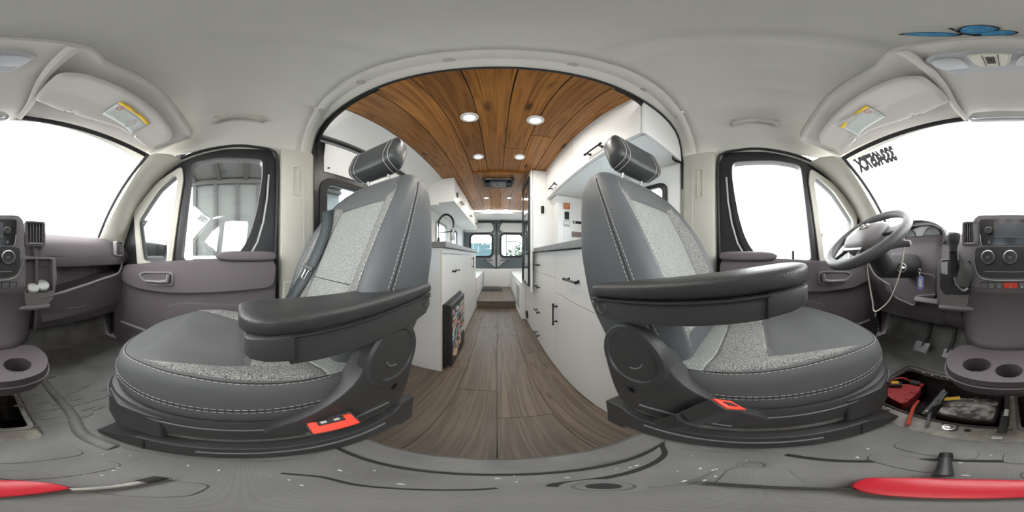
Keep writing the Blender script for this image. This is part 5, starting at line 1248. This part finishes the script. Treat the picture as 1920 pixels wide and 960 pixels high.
# ================================================================== SEATS
def seat(s, nm, label, cx, y0, zoff, arm):
    """s = +1 driver, -1 passenger; local x < 0 is the inboard side, y grows to the rear, z is height relative to the lens"""
    root = T('cab_seat', label, 'seat', (cx, y0, CABZ))
    def W(x, y, z): return Vector((cx + s*x, y0 + y, z + zoff))
    # ---------------- cushion
    CW, CY0, CY1 = .255, -.425, .20
    def outline(inset, n=72, p=3.0):
        a = CW - inset; b = (CY1-CY0)/2 - inset; yc = (CY0+CY1)/2; o = []
        for k in range(n):
            t = 2*PI*k/n; c, q = cos(t), sin(t)
            pf = p if q < 0 else 6
            r = (abs(c)**pf + abs(q)**pf)**(-1/pf)
            o.append((a*r*c, yc + b*r*q))
        return o
    def ztop(x, y):
        u = min(1, abs(x)/CW)
        z = -.272 - .045*max(0, min(1, (y+.25)/.40))
        z += .030*max(0, min(1, (u-.45)/.35))*max(0, min(1, (y+.36)/.2))
        z -= .016*max(0, min(1, (-.27-y)/.12))**1.5
        return z
    rings = []
    for z, i in ((-.425,.03),(-.415,.012),(-.395,.003),(-.365,0),(-.335,.001)):
        rings.append([W(x, y, z) for x, y in outline(i)])
    for i, dz in ((.003,-.036),(.006,-.022),(.011,-.010),(.018,-.004),(.028,0),(.05,0),(.08,0),(.12,0),(.17,0),(.215,0)):
        rings.append([W(x, y, ztop(x, y)+dz) for x, y in outline(i)])
    cu = P('cushion', MB().loft(rings), K['seatcloth'], root)
    # speckled panels
    def patch(nmx, xl, xr, ya, yb, m, nu=24, nv=24, off=.0045):
        def fn(i, j):
            y = ya + (yb-ya)*j; a, b = xl(y), xr(y); x = a + (b-a)*i
            e = min(i, 1-i, j, 1-j)
            return W(x, y, ztop(x, y) + off*min(1, e*22) - .0008)
        return P(nmx, MB().grid(fn, nu, nv), m, cu)
    inn = lambda y: float(np.interp(y, [-.26,-.06,.2], [.212,.150,.150]))
    wide = lambda y: float(np.interp(y, [-.30,-.26,-.2,.1,.2], [.200,.214,.224,.230,.222]))
    patch('cushion_centre', lambda y: -inn(y), lambda y: inn(y), -.055, .083, K['speck'])
    patch('cushion_rear', lambda y: -wide(y), lambda y: wide(y), .085, .185, K['speck_light'])
    patch('cushion_side', lambda y: -wide(y), lambda y: -min(inn(y), wide(y)-.002), -.275, .083, K['speck'], 12, 20)
    patch('cushion_side', lambda y: min(inn(y), wide(y)-.002), lambda y: wide(y), -.275, .083, K['speck'], 12, 20)
    patch('thigh_pad', lambda y: -min(inn(y), wide(y))+.003, lambda y: min(inn(y), wide(y))-.003, -.318, -.060, K['seatcloth'], 14, 14, .006)
    mb = MB()
    o1 = [(x, y) for x, y in outline(.018)]; up = [W(x, y, ztop(x, y)-.0035) for x, y in o1]
    start = next(k for k, (x, y) in enumerate(o1) if y < .10 and x < 0 and k > 20)
    loop = [k % 72 for k in range(start, start+72) if o1[k % 72][1] < .12]
    mb.dashes([up[k] for k in loop])
    for z, i in ((-.352,-.0012),(-.340,-.0008)):
        o2 = outline(i); mb.dashes([W(*o2[k], z) for k in loop])
    props(P('stitching', mb, K['thread'], cu, smooth=False), kind='stuff')
    o2 = outline(-.0005); P('seam', MB().tube([W(*o2[k], -.346) for k in loop], .0016, 5), K['seam'], cu)
    P('seam', MB().tube([W(*outline(.021)[k], ztop(*outline(.021)[k])-.002) for k in loop], .0013, 5), K['seam'], cu)
    # ---------------- backrest
    PV = (0, .185, -.315); A = rad(25); L = .745
    upv = (sin(A), cos(A)); nv_ = (cos(A), -sin(A))
    ts = [0,.05,.15,.35,.55,.75,.86,.93,.975,1.0]
    Wt = [.215,.243,.264,.280,.280,.265,.248,.224,.190,.13]
    Fr = [-.05,-.055,-.06,-.058,-.052,-.045,-.040,-.034,-.024,-.004]
    Bk = [.12,.14,.165,.185,.165,.115,.090,.072,.055,.030]
    Bo = [.02,.045,.070,.088,.080,.050,.028,.012,.004,0]
    ip = lambda t, arr: float(np.interp(t, ts, arr))
    sm = lambda t, arr: (ip(t-.03, arr) + 2*ip(t, arr) + ip(t+.03, arr))/4 if .03 < t < .97 else ip(t, arr)
    def bolster(u): 
        u = abs(u); return max(0, min(1, (u-.42)/.40))**1.4 * (1 - max(0, (u-.88)/.12)**2*.9)
    def BW(x, n, t):
        return W(x, PV[1] + t*L*upv[0] + n*nv_[0], PV[2] + t*L*upv[1] + n*nv_[1])
    def front_n(x, t):
        w = sm(t, Wt); u = min(1, abs(x)/w)
        f = sm(t, Fr); b = sm(t, Bk); mid = (f+b)/2; h = (b-f)/2
        k = max(0, 1-u**4); return mid - h*k**.275 - sm(t, Bo)*bolster(u)*k**.2
    def ring(t, n=100, k=1.0):
        w = sm(t, Wt)*k; f = sm(t, Fr); b = sm(t, Bk); mid = (f+b)/2; h = (b-f)/2*k; out = []
        for q in range(n):
            a = 2*PI*q/n; c, q_ = cos(a), sin(a)
            x = w*math.copysign(abs(c)**.5, c)
            nn = mid + h*math.copysign(abs(q_)**.55, q_)
            if q_ < 0: nn -= sm(t, Bo)*bolster(x/w)*abs(q_)**.4
            out.append(BW(x, nn, t))
        return out
    rr = [ring(-.012, k=.75)] + [ring(i/40) for i in range(41)] + [ring(1.012, k=.7), ring(1.016, k=.3)]
    ba = P('backrest', MB().loft(rr), K['seatside'], root)
    def bpatch(nmx, xl, xr, ta, tb, m, nu=24, nv=28, off=.0045):
        def fn(i, j):
            t = ta(i) + (tb(i)-ta(i))*j if callable(ta) else ta + (tb-ta)*j
            a, b = xl(t), xr(t); x = a + (b-a)*i; e = min(i, 1-i, j, 1-j)
            return BW(x, front_n(x, t) - off*min(1, e*22) + .0008, t)
        return P(nmx, MB().grid(fn, nu, nv), m, ba)
    cw = lambda t: float(np.interp(t, [.08,.5,.80], [.115,.135,.13]))
    ow = lambda t: float(np.interp(t, [.08,.3,.55,.70,.80,.86], [.18,.202,.205,.190,.172,.15]))
    bpatch('back_centre', lambda t: -cw(t), lambda t: cw(t), .08, .755, K['speck_light'])
    bpatch('back_side', lambda t: -ow(t), lambda t: -cw(t), .08, .80, K['speck'], 8)
    bpatch('back_side', lambda t: cw(t), lambda t: ow(t), .08, .80, K['speck'], 8)
    bpatch('shoulder_panel', lambda t: -ow(t)*.98, lambda t: ow(t)*.98, .76, .955, K['seatcloth'], 20, 10, .005)
    P('seam', MB().tube([BW(x, front_n(x, .30)-.003, .30) for x in [-.118+.236*i/12 for i in range(13)]], .0018, 5), K['seam'], ba)
    mb = MB()
    tt = [.06+.80*i/40 for i in range(41)]
    for sg in (-1, 1):
        mb.dashes([BW(sg*(ow(t)+.004), front_n(ow(t)+.004, t)-.0025, t) for t in tt])
        for du in (.0, .014):
            mb.dashes([BW(sg*(sm(t, Wt)*(.945+du)), front_n(sm(t, Wt)*(.945+du), t)-.0012, t) for t in tt])
    mb.dashes([BW(x, front_n(x, .955 - .5*x*x)-.003, .955-.5*x*x) for x in [-.125+.25*i/24 for i in range(25)]])
    props(P('stitching', mb, K['thread'], ba, smooth=False), kind='stuff')
    for sg in (-1, 1):
        P('seam', MB().tube([BW(sg*(sm(t, Wt)*.952), front_n(sm(t, Wt)*.952, t)-.0004, t) for t in tt], .0022, 5), K['seam'], ba)
    # leatherette side and back shell
    P('back_shell', MB().grid(lambda i, j: BW((-1+2*i)*sm(.06+.80*j, Wt)*.9, sm(.06+.80*j, Bk)+.004-.03*abs(-1+2*i)**4, .06+.80*j), 12, 12), K['black'], ba, solid=.006)
    # ---------------- headrest
    def HP(x, n, t): return BW(x, n, t)
    hr = []
    hw = .146
    for i in range(25):
        u = -1 + 2*i/24; a = max(.04, (1-abs(u)**6))**(1/3.2)
        hx_ = hw*math.copysign(abs(u)**.9, u); cyc = .005*0
        pro = []
        for k in range(28):
            q = 2*PI*k/28; c, q_ = cos(q), sin(q)
            th, hh = .056*a, .094*(.55+.45*a)*a**.4
            nn = -.085 + th*math.copysign(abs(c)**.5, c) + .030*(1-q_)*.5
            tv = (1.142*L + hh*math.copysign(abs(q_)**.55, q_))/L
            pro.append(BW(hx_, nn - .02*(abs(u)**3), tv))
        hr.append(pro)
    hd = P('headrest', MB().loft(hr), K['headrest'], root)
    for u in (-.62, .62):
        for k in (0, 2 if u > 0 else -2):
            i = int(round((u+1)*12)) + k; ctr = sum(hr[i], Vector())/28
            P('piping', MB().tube([p + (p-ctr).normalized()*.0006 for p in hr[i]], .0011, 4, True), K['thread'], hd)
    P('piping', MB().tube([hr[i][19] + (hr[i][19]-sum(hr[i], Vector())/28).normalized()*.0008 for i in range(4,21)], .0012, 5), K['seam'], hd)
    for x in (-.062, .062):
        P('headrest_post', MB().tube([BW(x, .01, .96), BW(x, -.05, 1.06)], .0068, 10), K['dull_steel'], root)
        P('post_guide', MB().lathe([(.017,0),(.016,.012),(.010,.016)], BW(x, .008, .985), (BW(x,-.028,1.06)-BW(x,.01,.96)), 14), K['black'], root)
    # ---------------- arm rest (inboard)
    xa, xb, ya, yb, za, zb, ks, kf = arm          # x range (local), rear y, front y, top z at rear and front
    def AZ(y): return za + (zb-za)*(ya-y)/(ya-yb)
    def sec(y, k, z0, z1, r, dx=0):
        x0, x1 = xa+dx, xb-dx; xm = (x0+x1)/2; hwid = (x1-x0)/2*k; zm = (z0+z1)/2; hz_ = (z1-z0)/2*(.5+.5*k)
        return [Vector((cx+s*(xm+a*hwid), y0*0+y, AZ(y)+zm+b*hz_)) for a, b in rrect(-1,1,-1,1,r,6)]
    n = 34; rows = []
    for i in range(n+1):
        t = (1-cos(PI*i/n))/2; y = ya + (yb-ya)*t
        e = min(t, 1-t)*(ya-yb)
        k = min(1, .35 + .65*math.sqrt(max(0, 1-(1-min(1, e/.045))**2)))
        rows.append(sec(y, k*(1+.06*t), -.036, 0, .6))
    pad = P('armrest', MB().loft(rows), K['vinyl'], root)
    sh_ = []
    for t, k, b in ((.015,.72,-.058),(.03,.85,-.068),(.10,.93,-.082),(.3,.95,-.086),(.86,.95,-.078)):
        sh_.append(sec(ya+(yb-ya)*t, k, b*ks, -.034, .12, .006))
    P('armrest_shell', MB().loft(sh_), K['black'], pad, bevel=.004)
    sh_ = []
    for t, k, b in ((.85,.97,-.084),(.865,1.0,-.082),(.93,1.02,-.078),(.97,.98,-.072),(.985,.86,-.066)):
        sh_.append(sec(ya+(yb-ya)*t, k, b*kf, -.032, .25, .001))
    P('armrest_front', MB().loft(sh_), K['black'], pad, bevel=.004)
    P('armrest_groove', MB().tube([Vector((cx+s*(xa+.004), y, AZ(y)-.038)) for y in [ya-.03+(yb+.06-ya)*i/10 for i in range(11)]], .003, 6), K['seam'], pad)
    yy = ya - .055
    P('pivot_cap', MB().lathe([(.017,-.01),(.017,.004),(.015,.006),(.013,.003),(0,.003)], Vector((cx+s*(xa+.012), yy, AZ(yy)-.058)), (-s,0,0), 24), K['black'], pad)
    P('pivot_screw', MB().cyl(Vector((cx+s*(xa+.010), yy+.026, AZ(yy)-.048)), Vector((cx+s*(xa+.003), yy+.026, AZ(yy)-.048)), .004, n=10), K['steel'], pad)
    P('armrest_bracket', MB().obox(W(-.232,.23,-.14), (.03,.10,.09), Matrix.Identity(3)), K['black'], pad, bevel=.01)
    # ---------------- recliner cover, trims and base
    cov = smooth_poly([(.055,-.345),(.12,-.290),(.155,-.225),(.20,-.180),(.265,-.165),(.325,-.195),(.350,-.255),(.335,-.325),(.305,-.42),(.27,-.50),(.12,-.50),(.02,-.485),(-.05,-.45),(-.03,-.41)], .03)
    rcv = P('recliner_cover', MB().loft([[W(-x_, .15+(a-.15)*k, -.32+(b+.32)*k) for a, b in cov] for x_, k in ((.225,1.0),(.262,1.0),(.272,.965),(.274,.90))]), K['black'], root, bevel=.003)
    P('pivot_disc', MB().lathe([(.098,-.02),(.098,.002),(.092,.008),(.078,.009),(.074,.004),(.0,.004)], W(-.274,.235,-.265), (-s,0,0), 40), K['black'], rcv)
    P('pivot_arc', MB().tube([W(-.2795, .235+.035*cos(a), -.262+.035*sin(a)) for a in [rad(190+10*k) for k in range(9)]], .002, 6), K['bezel_grey'], rcv)
    P('cover_bolt', MB().lathe([(.013,0),(.013,.002),(.008,.002),(.006,-.004),(0,-.004)], W(-.274,.235,-.395), (-s,0,0), 16), K['rubber'], rcv)
    P('cover_ridge', MB().tube(spline([W(-.275,.21,-.455), W(-.276,.14,-.445), W(-.276,.08,-.455), W(-.273,.02,-.47)],5), .003, 6), K['bezel_grey'], rcv)
    # outboard cover
    P('recliner_cover', MB().loft([[W(x_, .15+(a-.15)*k, -.32+(b+.32)*k) for a, b in cov] for x_, k in ((.225,1.0),(.255,1.0),(.262,.93))]), K['black'], root, bevel=.003)
    # valance round the cushion frame
    def val(i, z): return [W(x, y, z) for x, y in outline(i, 72, 3.6)]
    P('valance', MB().loft([val(.03,-.405), val(.002,-.412), val(-.006,-.428), val(-.008,-.445), val(.004,-.525), val(.02,-.535)]), K['black'], root)
    P('valance_rib', MB().tube([W(*outline(-.0065,72,3.6)[k], -.436) for k in loop], .003, 6), K['bezel_grey'], root)
    xg = -.262; 
    P('front_cap', MB().loft([[W(x, y, z) for x, y in ((-.262,-.20),(-.262,-.30),(-.225,-.365),(-.14,-.398),(-.14,-.38),(-.215,-.345),(-.245,-.29),(-.245,-.20))] for z in (-.55,-.43,-.42)]), K['black'], root, bevel=.004)
    P('valance_clip', MB().ellipsoid(W(-.252,.03,-.475), (.004,.012,.006)), K['dull_steel'], root)
    # seat rail cover and pedestal
    P('pedestal', MB().box(*sorted2(W(-.20,-.22,-.69-zoff),W(.23,.27,-.53))), K['baydark'], root, bevel=.01)
    pol = smooth_poly([(.335,-.54),(.325,-.635),(.27,-.665),(-.24,-.672),(-.345,-.672),(-.36,-.655),(-.25,-.575),(.24,-.555),(.27,-.53)], .012)
    rl_ = P('rail_cover', MB().loft([[W(-x_, a, max(b*1.0, -.674) if True else b) for a, b in pol] for x_ in (.20,.262,.272)]), K['black'], root, bevel=.004)
    P('rail_groove', MB().tube([W(-.2735,.20,-.585), W(-.2735,.0,-.600), W(-.2735,-.14,-.607)], .0035, 6), K['bezel_grey'], rl_)
    P('rail_joint', MB().box(*sorted2(W(-.2745,-.232,-.668),W(-.255,-.228,-.582))), K['seam'], rl_)
    P('rail_slider', MB().box(*sorted2(W(-.245,-.30,-.56),W(-.205,.26,-.535))), K['dull_steel'], root, bevel=.004)
    P('rail_foot', MB().box(*sorted2(W(-.27,.26,-.70),W(-.17,.33,-.60))), K['black'], rl_, bevel=.006)
    P('rail_cover', MB().loft([[W(x_, a, b) for a, b in pol] for x_ in (.20,.255,.262)]), K['black'], root, bevel=.004)
    return root, W, BW, front_n, sm, Wt

DS = seat(1, 'driver', 'driver seat in grey speckled cloth, facing the steering wheel', .545, .015, .0, (-.330,-.228,.355,-.085,-.072,-.008,.97,.88))
PS = seat(-1, 'passenger', 'passenger seat in grey speckled cloth with a seat belt lying over it', -.500, .075, .0, (-.295,-.188,.51,-.004,-.086,-.080,1.25,1.05))

# buckles
for (root, W, *_), s, lab, c, dy in ((DS,1,'seat belt buckle with a red button on a ribbed stalk beside the driver seat',(-.285,.075,-.47),0),(PS,-1,'seat belt buckle with a red button tucked against the passenger seat frame',(-.26,.075,-.50),0)):
    b = T('seat_belt_buckle', lab, 'buckle', tuple(W(*c)))
    if s > 0:
        st_, en = W(-.300,.135,-.485), W(-.300,.022,-.322)
        d = (en-st_).normalized()
        P('buckle_body', MB().tube([st_+d*.10, st_+d*.105, en-d*.005, en], .02, 4, flat=(.015,.037)), K['black'], b, bevel=.005)
        P('red_button', MB().tube([en-d*.004, en+d*.004], .02, 4, flat=(.0125,.032)), K['red_button'], b, bevel=.002)
        P('slot', MB().tube([en+d*.003, en+d*.006], .01, 4, flat=(.004,.014)), K['rubber'], b)
        for k in range(11):
            P('boot_ring', MB().tube([st_+d*(.008*k), st_+d*(.008*k+.005)], .02, 14, flat=(.013+.0003*k,.022+.0006*k)), K['black'], b)
    else:
        bn = Vector((.46,-.25,.85)).normalized(); by = Vector((.12,1,.10)); by = (by-bn*by.dot(bn)).normalized(); R = Matrix((bn, by, bn.cross(by))).transposed()
        en = Vector((-.217,.136,-.420))
        P('buckle_body', MB().obox(en+R@Vector((-.002,.0,0)), (.026,.085,.042), R), K['black'], b, bevel=.005)
        P('red_button', MB().obox(en+R@Vector((.012,.0,-.004)), (.012,.076,.034), R), K['red_button'], b, bevel=.003)
        P('slot', MB().obox(en+R@Vector((.0165,.0,.006)), (.006,.046,.014), R), K['rubber'], b, bevel=.002)
        for k in (-.012,.010): P('slot_metal', MB().obox(en+R@Vector((.0185,k,.007)), (.004,.010,.006), R), K['steel'], b)

# passenger seat belt
root, W, BW, fn_, sm_, Wt_ = PS
sb = T('seat_belt', 'black seat belt running down the window side of the passenger seat with its steel tongue', 'seat belt', tuple(BW(.24,-.1,.3)))
path = [(.285,.06,.80),(.262,-.06,.79),(.205,None,.74),(.165,None,.62),(.150,None,.45),(.156,None,.28),(.175,None,.12),(.20,None,.02)]
pts = [BW(x, (fn_(x, t)-.012) if n is None else n, t) for x, n, t in path]
pts = [BW(.30,.26,.35), BW(.30,.22,.62)] + pts + [W(.268,.20,-.40)]
sp = spline(pts, 6); bw_ = .024
def ribbon(sp, w, side):
    mb = MB(); vs = []
    for i, p in enumerate(sp):
        t = (sp[min(i+1,len(sp)-1)] - sp[max(i-1,0)]).normalized()
        q = (side - t*side.dot(t)).normalized()
        vs.append([p-q*w, p+q*w])
    return mb.loft(vs, False, False, False)
P('webbing', ribbon(sp, .029, (Vector((1,.55,.1))).normalized()), K['belt'], sb, solid=.0022)
i = int(len(sp)*.66); tp_ = sp[i]; t_ = (sp[i+2]-sp[i-2]).normalized(); q_ = Vector((1,.55,.1)); q_ = (q_-t_*q_.dot(t_)).normalized(); n_ = t_.cross(q_)
if n_.y > 0: n_ = -n_
o_ = tp_ + n_*.006
P('tongue_cover', MB().obox(o_, (.060,.022,.012), Matrix((q_, t_, n_)).transposed()), K['black'], sb, bevel=.004)
P('tongue', MB().tube([o_+t_*.010+q_*.012, o_+t_*.022+q_*.010, o_+t_*.05+q_*.010, o_+t_*.053, o_+t_*.05-q_*.010, o_+t_*.022-q_*.010, o_+t_*.010-q_*.012], .0035, 6, flat=(.0035,.0016)), K['steel'], sb)

# ------------------------------------------------------------------ raise everything so that the living-space floor is z = 0
for o in list(scene.objects):
    if o.parent is None: o.location.z += EYE
